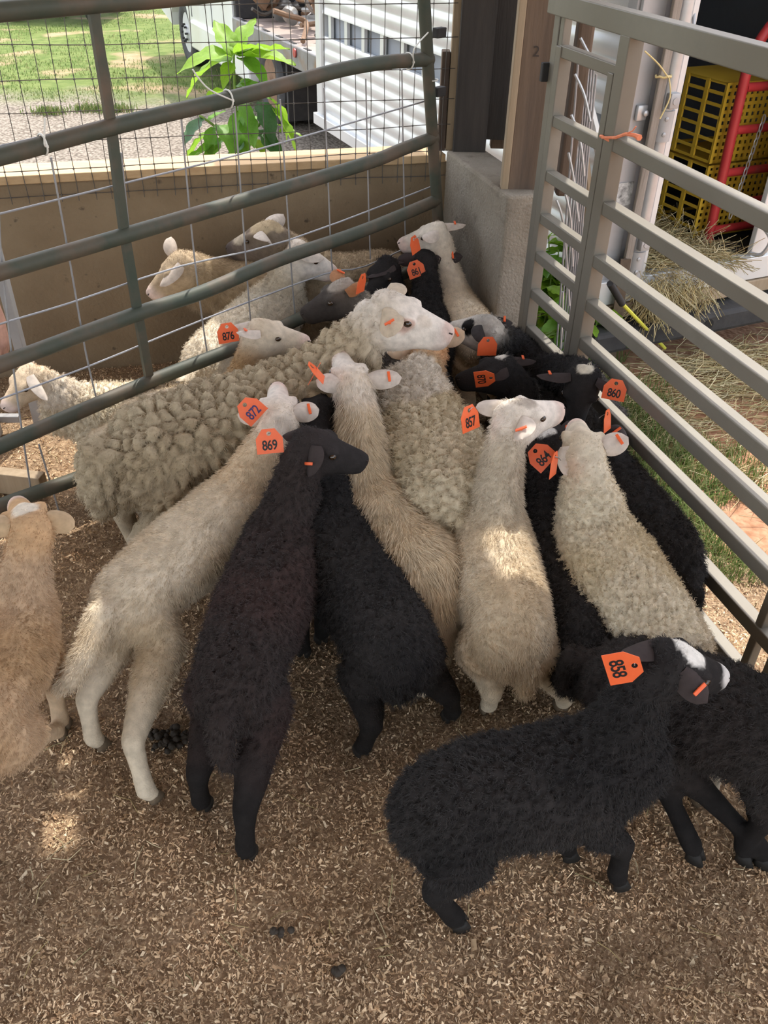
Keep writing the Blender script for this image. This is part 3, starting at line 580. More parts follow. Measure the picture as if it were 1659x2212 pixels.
tbox('bumper', -.16, .1, -.06, TWID+.05, TZ-.30, TZ-.19, M_BLKM, .02)
q = MB(); q.tube([tp_(-.162, .62, TZ-.245), tp_(-.155, .62, TZ-.245)], .03, 14); q.build('bumper_hole', M_DOOR, tr_, True, tro)
q = MB(); hp_ = tp_(-.06, 1.02, TZ+.04); q.tube(smooth_path([tp_(-.05, .89, TZ+.04), tp_(-.10, .91, TZ+.05), tp_(-.11, .93, TZ+.12), tp_(-.05, .92, TZ+.17)], 14), .010, 8); q.build('grab_handle', M_STEEL, tr_, True, tro)
tbox('rear_panel', -.03, .0, .915, TWID, TZ, TH, M_ALU, .004)
tbox('wheel_fender', 1.3, 2.9, -.02, .02, TZ-.12, TZ+.02, M_BLKM)
for aw in (1.6, 2.45):
    q = MB(); q.lathe(tp_(aw, .06, .30), TR, [(.05, 0), (.2, 0), (.30, .01), (.33, .04), (.33, .18), (.30, .21), (.1, .22)], 28); q.build('wheel', M_RUBBER, tr_, True, tro)
# weathered board tied beside the jamb
q = MB(); q.box(tp_(-.07, .118, 1.12), (.018, .04, 1.55), TAX, .004); o = q.build('grey_board', M_GREYW, None, False, tp_(-.07, .118, .35)); tag(o, 'weathered grey board tied beside the trailer door pipe', 'board')
q = MB(); c = tp_(-.07, .12, 1.27); q.tube([c + TD*(.02*math.cos(t)) + TR*(.035*math.sin(t)) + Z3*.003*math.sin(5*t) for t in np.linspace(0, 4*PI, 30)], .004, 6); q.tube(smooth_path([c-TD*.03, c - TD*.03 - TR*.06 + Z3*.05, c - TD*.03 - TR*.14 + Z3*.10], 8), .003, 6); q.tube(smooth_path([c-TD*.035, c - TD*.04 - Z3*.07 + TR*.02, c - TD*.04 - Z3*.15 - TR*.01], 8), .003, 6)
o = q.build('twine', M_YTW, None, True, c); tag(o, 'straw-coloured twine tied round the grey board', 'twine')
q = MB(); c = tp_(-.03, .075, 1.13); q.box(c, (.02, .05, .06), TAX, .006); q.lathe(c - TD*.01 + TR*.01, -TD, [(.012, 0), (.012, .012), (.006, .016)], 10); o = q.build('latch', M_STEEL, tr_, True, tro)
q = MB(); c = tp_(-.024, .05, .80); q.box(c, (.006, .12, .10), TAX); o = q.build('sticker', mat('torn_sticker', (.75, .75, .73), (.03, .03, .03), 30, .6), tr_, False, tro)
q = MB(); q.tube(smooth_path([tp_(-.03, .13, 1.42), tp_(-.10, .17, 1.38), tp_(-.10, .20, 1.40), tp_(-.04, .24, 1.48)], 12), .007, 7); q.build('cable', M_ALUG, tr_, True, tro)
# red tube gate inside and yellow crates
rg = thing('red_gate', 'red tubular gate panel standing inside the open trailer', 'gate', tp_(.2, .9, TZ)); rgo = rg.location.copy()
def rtube(pts, r=.024): q = MB(); q.tube(smooth_path(pts, 14), r, 12); q.build('tube', M_RED, rg, True, rgo)
RB0, RB1 = .845, 1.75
rtube([tp_(.20, RB0, TZ+.02), tp_(.20, RB0-.02, 1.19), tp_(.20, RB0+.005, 1.31), tp_(.20, RB0+.08, 1.41), tp_(.20, RB0+.20, 1.45), tp_(.20, RB1, 1.45)])
for z in (.48, .605, .76, .955, 1.14): rtube([tp_(.20, RB0, z), tp_(.20, (RB0+RB1)/2, z), tp_(.20, RB1, z)], .020)
q = MB(); cz = 1.02; 
for k in range(14):
    c = tp_(.17, RB0+.13-.004*k, 1.0-k*.034); ax_ = (TR, TD) if k % 2 else (TD, TR)
    q.tube([c + Z3*(.022*math.sin(t)) + ax_[0]*(.009*math.cos(t)) for t in np.linspace(0, 2*PI, 11)], .0032, 5, False)
q.build('chain', M_STEEL, rg, True, rgo)
def crate(label, a, b, z, Lx, Dy, Hz):          # poultry crate: slatted sides
    r = thing('plastic_crate', label, 'crate', tp_(a, b, z), 'yellow crates in the trailer'); o0 = r.location.copy()
    q = MB(); t = .012; B = lambda x0, x1, y0, y1, z0, z1: q.box(tp_(a+(x0+x1)/2, b+(y0+y1)/2, z+(z0+z1)/2), (x1-x0, y1-y0, z1-z0), TAX)
    # frame edges
    for x in (0, Dy-t):
        for y in (0, Lx-t): B(x, x+t, y, y+t, 0, Hz)
    for zz_ in (0, Hz-t): B(0, Dy, 0, t, zz_, zz_+t); B(0, Dy, Lx-t, Lx, zz_, zz_+t); B(0, t, 0, Lx, zz_, zz_+t); B(Dy-t, Dy, 0, Lx, zz_, zz_+t)
    q.build('crate_frame', M_YEL, r, False, o0)
    nb = int(Hz/.048)
    for i in range(1, nb):                       # end towards the door: ladder of slats
        q = MB(); B(0, Dy, 0, .006, i*Hz/nb-.007, i*Hz/nb+.007); q.build('slat', M_YEL, r, False, o0)
    q = MB(); B(Dy*.30, Dy*.36, -.002, .008, 0, Hz); B(Dy*.66, Dy*.72, -.002, .008, 0, Hz); q.build('rib', M_YEL, r, False, o0)
    q = MB()
    for i in range(0, int(Hz/.032)): B(0, .006, 0, Lx, i*.032, i*.032+.015)
    for i in range(0, int(Lx/.035)+1): B(-.001, .007, i*.035, i*.035+.016, 0, Hz)
    o = q.build('lattice', M_YEL, r, False, o0); tag(o, kind='stuff')
    q = MB(); B(0, Dy, 0, Lx, Hz-.006, Hz); q.build('crate_top', M_YEL, r, False, o0)
crate('yellow plastic poultry crate on edge behind the red gate, upper', .27, .80, .79, .85, .40, .36)
crate('yellow plastic poultry crate on edge behind the red gate, lower', .27, .80, TZ+.02, .85, .40, .36)
# cables hanging inside
q = MB(); q.tube(smooth_path([tp_(.05, .28, 1.46), tp_(.15, .36, 1.62), tp_(.2, .46, 1.90)], 12), .009, 7); o = q.build('rope', M_GREYW, None, True, tp_(.05, .42, 1.58)); tag(o, 'pale rope hanging across the dark trailer opening', 'rope')
# hay in the trailer and in front of it
def straws(name, label, P0, D0, Ln, cat='hay', rad=.0016):
    n = len(P0); per = np.cross(D0, np.array([.3, .2, 1.0])); per /= np.linalg.norm(per, axis=1, keepdims=True)+1e-9
    bend = RNG.normal(0, .12, (n, 1))*Ln[:, None]; Q = [P0, P0+D0*Ln[:, None]*.5+per*bend, P0+D0*Ln[:, None]]
    V = []; 
    for k_ in range(3):
        for a_ in range(3):
            ang = 2*PI*a_/3; b2 = np.cross(D0, per); V.append(Q[k_]+(per*math.cos(ang)+b2*math.sin(ang))*rad)
    V = np.stack(V, 1).reshape(-1, 3); b0 = np.arange(n)*9; F = []
    for k_ in range(2):
        for a_ in range(3): F.append(np.stack([b0+k_*3+a_, b0+k_*3+(a_+1) % 3, b0+(k_+1)*3+(a_+1) % 3, b0+(k_+1)*3+a_], 1))
    pal = np.array([(.46, .36, .18), (.55, .45, .25), (.36, .28, .13), (.42, .38, .20), (.62, .54, .34)]); C = pal[RNG.choice(5, n)]*RNG.uniform(.75, 1.15, n)[:, None]
    me = np_mesh(name, V, np.concatenate(F), M_STRAW); vcol(me, np.repeat(C, 9, 0)); o = link(name, me); tag(o, label, cat, kind='stuff'); return o
def rdirs(n, zs=.25): d = RNG.normal(0, 1, (n, 3)); d[:, 2] *= zs; return d/np.linalg.norm(d, axis=1, keepdims=True)
n = 3800; A = RNG.uniform(-.06, .75, n); Bc = RNG.uniform(.22, .85, n); hh = .10*np.clip(1-((Bc-.45)/.38)**2, .1, 1)
P0 = np.array(TO)[None]+A[:, None]*np.array(TD)+Bc[:, None]*np.array(TR); P0[:, 2] = TZ+RNG.random(n)*hh
straws('hay_bedding', 'loose hay spilling over the trailer floor', P0, rdirs(n), RNG.uniform(.06, .2, n))
n = 700; A = RNG.uniform(-.17, -.04, n); Bc = .22+RNG.random(n)**1.6*.40; P0 = np.array(TO)[None]+A[:, None]*np.array(TD)+Bc[:, None]*np.array(TR); P0[:, 2] = TZ+RNG.uniform(-.16, .03, n)
D0 = rdirs(n, .6); D0[:, 2] = -np.abs(D0[:, 2])-.5; D0 /= np.linalg.norm(D0, axis=1, keepdims=True)
straws('hanging_hay', 'wisps of hay hanging over the trailer bumper', P0, D0, RNG.uniform(.06, .16, n))
n = 5200; A = -RNG.gamma(2.0, .28, n)-.05; Bc = RNG.uniform(-.1, 2.3, n); P0 = np.array(TO)[None]+A[:, None]*np.array(TD)+Bc[:, None]*np.array(TR); P0[:, 2] = -.03+RNG.random(n)*.03
kp = np.array([noise.noise(Vector((p[0]*2, p[1]*2, 7))) for p in P0])-.2*(A < -.9) > -.2; gq = (P0[:, 0]-GATE_P.x)*GN.x+(P0[:, 1]-GATE_P.y)*GN.y; kp &= gq > .35
d = rdirs(n, .08); d = d*.6+np.array(TR)[None]*RNG.choice([-1, 1], n)[:, None]*.9; d /= np.linalg.norm(d, axis=1, keepdims=True)
straws('ground_hay', 'dry hay scattered on the ground behind the trailer', P0[kp], d[kp], RNG.uniform(.08, .22, n)[kp], rad=.0018)
n = 260; yy = .6+RNG.random(n)*2.6; xx = RNG.uniform(-1, 1, n)*(.55+.4*yy); ok = in_pen(xx, yy); P0 = np.stack([xx, yy, np.full(n, .006)], 1)[ok]
straws('floor_straw', 'scattered pale straws lying on the wood shavings', P0, rdirs(len(P0), .06), RNG.uniform(.03, .09, len(P0)), cat='straw', rad=.0011)
def clod(px, py, label, n_, sp):
    c = at(px, py, 0); b = MB()
    for k in range(n_):
        p = Vector((c.x+random.gauss(0, sp), c.y+random.gauss(0, sp*.6), random.uniform(.0, .012))); r = random.uniform(.006, .013)
        b.lathe(p - Z3*r*.6, Vector((random.uniform(-.4, .4), random.uniform(-.4, .4), 1)), [(.001, 0), (r*.8, r*.3), (r, r*.8), (r*.6, r*1.4), (.001, r*1.6)], 7)
    o = b.build('dung_pile', M_CLOD, None, True, c); tag(o, label, 'dung', kind='stuff')
M_CLOD = mat('wet_dung', (.022, .016, .011), (.045, .033, .022), 60, .7)
clod(372, 1602, 'dark wet dung pile between the cream lamb and the dark brown lamb', 46, .035)
clod(615, 2010, 'few dark dung pellets on the shavings below the dark brown lamb', 5, .012)
clod(725, 2100, 'few dark dung pellets near the bottom of the pen floor', 4, .010)
# ------------------------------------------------------------------ flatbed truck
TF = at(408, 132, 0); TB = at(590, 256, 0); XD = Vector((TF.x-TB.x, TF.y-TB.y, 0)); WB = XD.length; XD.normalize(); XR = Vector((XD.y, -XD.x, 0)); XO = Vector((TB.x, TB.y, 0)); XAX = (XD, XR, Z3)
tk = thing('flatbed_truck', 'white flatbed truck parked behind the wall, bed piled with scrap', 'truck', XO); tko = tk.location.copy()
def xp(a, b, z): return XO + XD*a + XR*b + Z3*z           # a forward from the rear axle, b to the right from the left wheels, z up
def xbox(name, a0, a1, b0, b1, z0, z1, m_, bev=.01): q = MB(); q.box(xp((a0+a1)/2, (b0+b1)/2, (z0+z1)/2), (a1-a0, b1-b0, z1-z0), XAX, bev); return q.build(name, m_, tk, False, tko)
WR = .34
def wheel(a, b, dual=False):
    q = MB(); q.lathe(xp(a, b, WR-.03), XR, [(.11, .04), (.20, .03), (.24, .0), (.32, .0), (.36, .03), (.365, .10), (.36, .20), (.32, .24), (.18, .24)], 36); w_ = q.build('wheel', M_RUBBER, tk, True, tko)
    q = MB(); q.lathe(xp(a, b+.02, WR-.03), XR, [(.235, .0), (.22, .03), (.15, .06), (.10, .02), (.07, -.03), (.001, -.03)], 28); h_ = q.build('rim', mat('rim_paint', (.55, .56, .56), None, rough=.4) if not dual else M_SCRAP[1], w_, True, tko); h_.parent = w_
    if not dual:
        for k in range(8):
            t = 2*PI*k/8; q = MB(); c = xp(a+.09*math.cos(t), b+.0, WR-.03+.09*math.sin(t)); q.tube([c, c-XR*.035], .012, 6); n_ = q.build('wheel_nut', M_BLKM, w_, True, tko)
wheel(WB, 0); wheel(0, -.02, True); wheel(0, .26, True); wheel(WB, 1.62); wheel(0, 1.40, True); wheel(0, 1.68, True)
# cab: side profile extruded
def xprof(name, prof, b0, b1, m_): 
    k = len(prof); q = MB(); q.add([xp(a, b0, z) for a, z in prof]+[xp(a, b1, z) for a, z in prof], [tuple(range(k-1, -1, -1)), tuple(range(k, 2*k))]+[(i, (i+1) % k, k+(i+1) % k, k+i) for i in range(k)]); return q.build(name, m_, tk, False, tko)
arch = [(WB+.45*math.cos(t), .34+.45*math.sin(t)) for t in np.linspace(0, PI, 11)]
xprof('cab_body', [(WB+1.0, .45), (WB+1.0, 1.10), (WB+.85, 1.25), (WB-.2, 1.32), (WB-.75, 1.95), (WB-1.5, 2.05), (WB-2.25, 2.0), (WB-2.3, .42), (WB-.52, .36)]+arch[::-1], -.05, 1.85, M_TRUCKW)
xprof('wheel_liner', [(WB+.44*math.cos(t), .34+.44*math.sin(t)) for t in np.linspace(0, PI, 11)], .05, .30, M_BLKM)
xbox('door_seam', WB-.62, WB-.60, -.054, -.04, .55, 1.9, M_BLKM, 0); xbox('door_seam', WB-1.50, WB-1.485, -.054, -.04, .55, 1.9, M_BLKM, 0); xbox('door_handle', WB-1.42, WB-1.26, -.075, -.05, 1.12, 1.17, M_BLKM, .005)
xbox('door_badge', WB-.95, WB-.78, -.056, -.05, .80, .845, M_BLKM, 0)
xprof('side_window', [(WB-.55, 1.36), (WB-.85, 1.85), (WB-1.4, 1.9), (WB-1.45, 1.32)], -.058, -.052, M_GLASSD); xbox('rear_window', WB-2.33, WB-2.30, .3, 1.5, 1.3, 1.85, M_GLASSD, 0)
xbox('side_skirt', .42, WB-.60, -.09, .05, .24, .52, M_TRUCKW, .02); xbox('running_board', WB-2.2, WB-.55, -.06, .12, .36, .44, M_BLKM); xbox('tail_lamp_bracket', -.02, 0, 0, .1, .5, .6, M_BLKM)
q = MB(); q.tube([xp(WB-.1, -.06, 1.25), xp(WB-.05, -.2, 1.28)], .015, 8); q.box(xp(WB-.05, -.28, 1.30), (.08, .16, .24), XAX, .02); q.build('wing_mirror', M_TRUCKW, tk, False, tko)
BA0, BA1 = -1.7, WB-2.36
xbox('bed_deck', BA0, BA1, -.02, 1.9, .68, .73, M_DECK); xbox('bed_rail', BA0, BA1, -.08, -.01, .58, .75, M_BEDG); xbox('bed_rail', BA0, BA1, 1.89, 1.96, .58, .75, M_BEDG); xbox('bed_tail', BA0-.05, BA0, -.08, 1.96, .40, .75, M_BEDG); xbox('headboard', BA1-.05, BA1+.02, -.05, 1.93, .73, 1.5, M_BLKM)
for k in range(7): xbox('stake_pocket', BA0+.15+k*.35, BA0+.27+k*.35, -.06, -.03, .748, .754, M_DOOR, 0)
xbox('mud_flap', -.62, -.58, -.05, .55, .10, .62, M_BLKM, .005); xbox('frame_rail', BA0, WB, .45, .55, .45, .62, M_BLKM); xbox('frame_rail', BA0, WB, 1.25, 1.35, .45, .62, M_BLKM); xbox('fuel_tank', .75, 1.55, .02, .45, .30, .60, M_BEDG, .06)
q = MB(); q.lathe(xp(-.95, -.085, .70), -XR, [(.035, 0), (.035, .01), (.0, .015)], 12); q.build('side_lamp', M_RED, tk, True, tko)
xbox('fender', -.48, .48, -.05, .50, .69, .70, M_BEDG, .01)
# scrap on the bed
for k in range(120):
    a, b_ = BA1-.10-random.random()**1.3*1.5, random.uniform(.12, 1.75); z = .79+random.random()**1.5*.42; c = xp(a, b_, z); kind = random.randrange(3); mi_ = random.randrange(3); m_ = M_SCRAP[mi_]; cn_ = ('dark', 'rusty', 'bare grey')[mi_]
    q = MB()
    if kind == 0:
        d1 = Vector((random.uniform(-1, 1), random.uniform(-1, 1), random.uniform(-.15, .35))).normalized(); d2 = Vector((random.uniform(-1, 1), random.uniform(-1, 1), random.uniform(-.2, .5))).normalized(); L_ = random.uniform(.15, .4)
        q.tube(smooth_path([c-d1*L_, c, c+d2*L_*.6, c+d2*L_+Vector((0, 0, random.uniform(-.1, .15)))], 12), random.uniform(.015, .03), 8); nm, lb = 'scrap_pipe', 'bent %s scrap pipe heaped on the truck bed' % cn_
    elif kind == 1:
        ax_ = Vector((random.uniform(-1, 1), random.uniform(-1, 1), random.uniform(-.5, 1))).normalized(); r = random.uniform(.06, .13)
        q.lathe(c, ax_, [(r*.3, 0), (r, .01), (r, .05), (r*.75, .06), (r*.5, .10), (r*.25, .11)], 18); nm, lb = 'scrap_drum', 'round %s scrap part heaped on the truck bed' % cn_
    else:
        X_ = Vector((random.uniform(-1, 1), random.uniform(-1, 1), random.uniform(-.4, .4))).normalized(); Y_ = X_.orthogonal().normalized(); Z_ = X_.cross(Y_)
        q.box(c, (random.uniform(.15, .35), random.uniform(.04, .16), random.uniform(.02, .06)), (X_, Y_, Z_), .008); nm, lb = 'scrap_bar', 'flat %s scrap bar heaped on the truck bed' % cn_
    o = q.build(nm, m_, None, True, c); tag(o, lb, 'scrap metal', 'scrap heaped on the truck bed')
# dark block added for the shade under something parked on the far lawn
c = at(110, 44, 0); q = MB(); q.box((c.x, c.y+.9, .62), (1.7, 1.6, .25), None, .05); vv_ = q.build('vehicle_shade', M_SCRAP[0], None, False, Vector((c.x, c.y+.9, 0))); tag(vv_, 'dark block for the shade under a wagon standing on the far lawn at the top left', 'vehicle')
for sx in (-.6, .6):
    for sy in (.2, 1.5):
        q = MB(); q.lathe((c.x+sx-.06, c.y+sy, .24), (1, 0, 0), [(.05, 0), (.26, 0), (.28, .03), (.28, .1), (.26, .13), (.05, .13)], 20); q.build('wheel', M_RUBBER, vv_, True, Vector((c.x, c.y+.9, 0)))
# ------------------------------------------------------------------ left edge: panel uprights, plank, bystander
ex = at(20, 1090, 0); ex = Vector((-1.62, 3.02, 0))
wp_ = thing('tube_panel', 'pale square-tube panel standing at the left edge beyond the pipe gate', 'panel', ex)
def tube_up(px, y0, y1, dy, w_): 
    a, b_ = at_y(px[0], y0, ex.y+dy), at_y(px[1], y1, ex.y+dy); q = MB(); q.beam(Vector((b_.x, b_.y, 0.0)), Vector((b_.x, b_.y, max(a.z, .9))), w_, w_, (0, 1, 0), .003); q.build('upright', M_ALUG, wp_, False, ex)
tube_up((10, 36), 470, 720, .1, .038); tube_up((-10, 8), 600, 980, .0, .032)
for z in (.06, .30, .52, .74):
    q = MB(); q.beam(Vector((-2.5, 3.02, z)), Vector((-1.52, 3.06, z)), .03, .03, (0, 0, 1), .003); q.build('rail', M_ALUG, wp_, False, ex)
q = MB(); a, b_ = at(-60, 1030, .05), at(96, 1048, .05); q.beam(a, b_, .05, .09, (0, 0, 1), .004); o = q.build('ground_plank', M_PALEW, None, False, (a+b_)/2); tag(o, 'pale plank lying on the floor beyond the pipe gate', 'plank')
# bystander: only the hanging forearm reaches the frame
hx = at(7, 735, .66)
pr = thing('person', 'person at the left edge in a dark sleeve, bare forearm hanging down', 'person', (hx.x-.383, hx.y+.05, 0)); po = pr.location.copy(); px0, py0 = po.x, po.y
def V3(x, y, z): return Vector((px0+x, py0+y, z))
q = MB()
q.loft([(V3(0, 0, z), Vector((1, 0, 0)), Vector((0, 1, 0)), a, b_) for z, a, b_ in ((.88, .165, .12), (1.0, .17, .125), (1.15, .16, .115), (1.32, .185, .125), (1.42, .18, .11), (1.48, .10, .075), (1.56, .055, .06), (1.60, .06, .065))], 20)
q.lathe(V3(0, -.01, 1.58), (0, 0, 1), [(.02, 0), (.06, .02), (.075, .08), (.082, .14), (.075, .19), (.05, .225), (.005, .24)], 18)
for sg in (-1, 1):
    q.tube([V3(sg*.17, 0, 1.42), V3(sg*.29, .01, 1.20), V3(sg*.345, 0, 1.11), V3(sg*.42, -.03, .93), V3(sg*.45, -.05, .84)], [.06, .05, .043, .035, .027], 12)
    hand = V3(sg*.45, -.055, .80); q.loft([(V3(sg*.45, -.05, .85), Vector((0, 1, 0)), Vector((1, 0, 0)), .026, .02), (hand, Vector((0, 1, 0)), Vector((1, 0, 0)), .040, .017), (V3(sg*.45, -.06, .755), Vector((0, 1, 0)), Vector((1, 0, 0)), .040, .014)], 12)
    for i_, (fy, fl_) in enumerate(((-.033, .065), (-.012, .078), (.010, .072), (.030, .055))): q.tube([V3(sg*.45, -.06+fy, .765), V3(sg*.448, -.062+fy, .765-fl_*.55), V3(sg*.438, -.060+fy, .765-fl_)], [.0095, .009, .007], 8)
    q.tube([V3(sg*.45, -.085, .825), V3(sg*.445, -.115, .79), V3(sg*.44, -.118, .76)], [.012, .011, .008], 8)
    q.tube([V3(sg*.085, 0, .92), V3(sg*.095, -.01, .50), V3(sg*.10, .02, .10), V3(sg*.10, .02, .05)], [.095, .062, .045, .045], 14)
    q.loft([(V3(sg*.10, .08, .045), Vector((1, 0, 0)), Z3, .035, .04), (V3(sg*.10, -.02, .05), Vector((1, 0, 0)), Z3, .042, .05), (V3(sg*.10, -.16, .03), Vector((1, 0, 0)), Z3, .045, .028), (V3(sg*.10, -.20, .025), Vector((1, 0, 0)), Z3, .03, .02)], 12)
me0 = q.mesh('body'); ob = bpy.data.objects.new('tmp', me0); COL.objects.link(ob); rm = ob.modifiers.new('r', 'REMESH'); rm.mode = 'VOXEL'; rm.voxel_size = .0065; sm_ = ob.modifiers.new('s', 'SMOOTH'); sm_.iterations = 3; bpy.context.view_layer.update()
me = bpy.data.meshes.new_from_object(ob.evaluated_get(bpy.context.evaluated_depsgraph_get())); bpy.data.objects.remove(ob)
V = np.empty(len(me.vertices)*3); me.vertices.foreach_get('co', V); V = V.reshape(-1, 3)-np.array(po); C = np.tile(np.array((.56, .31, .23)), (len(V), 1))
C[(V[:, 2] < .98) & (np.abs(V[:, 0]) < .22)] = (.07, .10, .17); C[V[:, 2] < .085] = (.05, .04, .03); C[(V[:, 2] >= .98) & (V[:, 2] < 1.5)] = (.022, .026, .05); C[(V[:, 2] > 1.70) | ((V[:, 2] > 1.62) & (V[:, 1] > .02))] = (.06, .04, .025)
V *= .85; me.vertices.foreach_set('co', V.ravel().astype(np.float32)); vcol(me, C); me.materials.clear(); me.materials.append(mat_attr('person_surface', rough=.7, vary=.1)); me.shade_smooth(); me.name = 'body'; link('body', me, pr)
# ------------------------------------------------------------------ sheep
M_COAT = mat_attr('sheep_coat', rough=.95, spec=.08, bump=.35, bscale=220, vary=.16, vscale=45)
M_HAIR = mat_attr('fleece_fibre', rough=.6, spec=.3, vary=.16, vscale=30)
M_EAR = mat_attr('ear_skin', rough=.8, spec=.2, vary=.12, vscale=60, trans=.18)
M_HOOF = mat('hoof_horn', (.10, .075, .05), (.20, .15, .10), 40, .6)
M_HOOFB = mat('black_hoof_horn', (.008, .007, .006), (.016, .014, .012), 40, .7)
M_EYE = mat('eye_gloss', (.012, .008, .005), (.06, .03, .012), 300, .08, spec=.8)
M_TAG = mat('orange_tag_plastic', (.80, .125, .035), (.86, .15, .045), 30, .38, spec=.4)
_b = M_TAG.node_tree.nodes['Principled BSDF']; _b.inputs['Subsurface Weight'].default_value = 0.0
M_INK = mat('black_tag_ink', (.008, .008, .010), None, rough=.5)
M_INK2 = mat('violet_tag_ink', (.05, .03, .12), None, rough=.5)
M_WIRE = mat('steel_ring', (.45, .44, .42), (.2, .19, .18), 60, .35, metal=.9)
M_NOSE = mat('nostril_dark', (.02, .012, .012), None, rough=.5)
ZV = Vector((0, 0, 1))
_textcache = {}
def text_mesh(s, m):
    if (s, m.name) in _textcache: return _textcache[(s, m.name)]
    cu = bpy.data.curves.new('number', 'FONT'); cu.body = s; cu.size = .034; cu.align_x = 'CENTER'; cu.align_y = 'CENTER'; cu.extrude = .0003; cu.offset = .0006; cu.space_character = .92
    o = bpy.data.objects.new('number', cu); COL.objects.link(o); bpy.context.view_layer.update()
    me = bpy.data.meshes.new_from_object(o.evaluated_get(bpy.context.evaluated_depsgraph_get()))
    bpy.data.objects.remove(o); bpy.data.curves.remove(cu); me.materials.clear(); me.materials.append(m); me.name = 'tag_number'
    for v in me.vertices: v.co.x *= .86; v.co.y *= 1.12
    _textcache[(s, m.name)] = me; return me
def tag_plate():
    W, H = .036, .034
    outer = [(-W, -H), (W, -H), (W, .008), (.017, H), (-.017, H), (-W, .008)]
    hole = [(.0062*math.cos(-2*PI*k/10), .021+.0062*math.sin(-2*PI*k/10)) for k in range(10)]
    tris = geometry.tessellate_polygon([[Vector((x, y, 0)) for x, y in outer], [Vector((x, y, 0)) for x, y in hole]])
    P2 = outer+hole; n = len(P2); V = [(x, y, .0007) for x, y in P2]+[(x, y, -.0007) for x, y in P2]
    F = [tuple(t) for t in tris]+[tuple(i+n for i in reversed(t)) for t in tris]
    for lst in (list(range(6)), list(range(6, 16))):
        for i in range(len(lst)):
            a, b = lst[i], lst[(i+1) % len(lst)]; F.append((a, b, b+n, a+n))
    m = MB(); m.add(V, F); me = m.mesh('ear_tag'); me.materials.append(M_TAG); return me
TAGME = tag_plate()
def stud_mesh():
    m = MB(); m.box((0, 0, 0), (.026, .006, .0035), bev=.001); m.tube([(0, 0, -.006), (0, 0, 0)], .003, 8)
    me = m.mesh('ear_stud'); me.materials.append(M_TAG); return me
STUDME = stud_mesh()
def hoof_mesh():
    m = MB()
    for sx in (-1, 1):
        st = [(Vector((sx*.012, .004, .036)), Vector((1, 0, 0)), Vector((0, 1, 0)), .012, .020), (Vector((sx*.0125, .008, .018)), Vector((1, 0, 0)), Vector((0, 1, 0)), .0125, .024),
              (Vector((sx*.013, .013, .001)), Vector((1, 0, 0)), Vector((0, 1, 0)), .0125, .028)]
        m.loft(st, 10)
    me = m.mesh('hoof', True); me.materials.append(M_HOOF); return me
HOOFME = hoof_mesh(); HOOFB = HOOFME.copy(); HOOFB.materials.clear(); HOOFB.materials.append(M_HOOFB)
def eye_mesh():
    m = MB(); m.lathe((0, 0, -.010), (0, 0, 1), [(.0001, 0), (.006, .0015), (.0095, .005), (.011, .010), (.0095, .015), (.006, .0185), (.0001, .020)], 14)
    me = m.mesh('eye', True); me.materials.append(M_EYE); return me
EYEME = eye_mesh()

def seg_dist(V, a, b, ra, rb):
    a = np.array(a); b = np.array(b); ab = b-a; L2 = max(ab@ab, 1e-9)
    t = np.clip(((V-a)@ab)/L2, 0, 1); return np.linalg.norm(V-(a+t[:, None]*ab), axis=1)-(ra+(rb-ra)*t), t
def smooth01(x): x = np.clip(x, 0, 1); return x*x*(3-2*x)
def hash3(V, sc, seed=0.0):
    return np.array([noise.noise(Vector((p[0]*sc+seed, p[1]*sc-seed, p[2]*sc+2*seed))) for p in V])

COATS = {   # length, lift, flow, gravity, curl radius, curl turns, clump, cell size, count, strand radius, lump height, lump cell
    'short': dict(len=.012, lift=.55, flow=.75, grav=.1, cr=.0008, ct=1.2, clump=.30, cell=.016, n=12000, rad=.00060, lump=.0012, lcell=.02),
    'fuzzy': dict(len=.019, lift=.55, flow=.75, grav=.25, cr=.002, ct=1.3, clump=.5, cell=.015, n=20000, rad=.00048, lump=.003, lcell=.024),
    'long':  dict(len=.050, lift=.42, flow=.85, grav=.40, cr=.002, ct=1.2, clump=.55, cell=.024, n=19000, rad=.00050, lump=.004, lcell=.03),
    'curly': dict(len=.010, lift=.7, flow=.3, grav=.2, cr=.0032, ct=2.0, clump=.7, cell=.013, n=20000, rad=.00050, lump=.011, lcell=.019),
    'locks': dict(len=.010, lift=.55, flow=.3, grav=.6, cr=.0018, ct=1.3, clump=.6, cell=.010, n=24000, rad=.00055, lump=.034, lcell=.036),
    'wool':  dict(len=.014, lift=.7, flow=.3, grav=.3, cr=.003, ct=1.6, clump=.72, cell=.018, n=20000, rad=.00055, lump=.018, lcell=.028),
    'black': dict(len=.016, lift=.36, flow=.9, grav=.3, cr=.0032, ct=1.5, clump=.75, cell=.020, n=17000, rad=.00052, lump=.013, lcell=.024),
}
def pt(q): return q.copy() if isinstance(q, Vector) else at(*q)
NSHEEP = 0
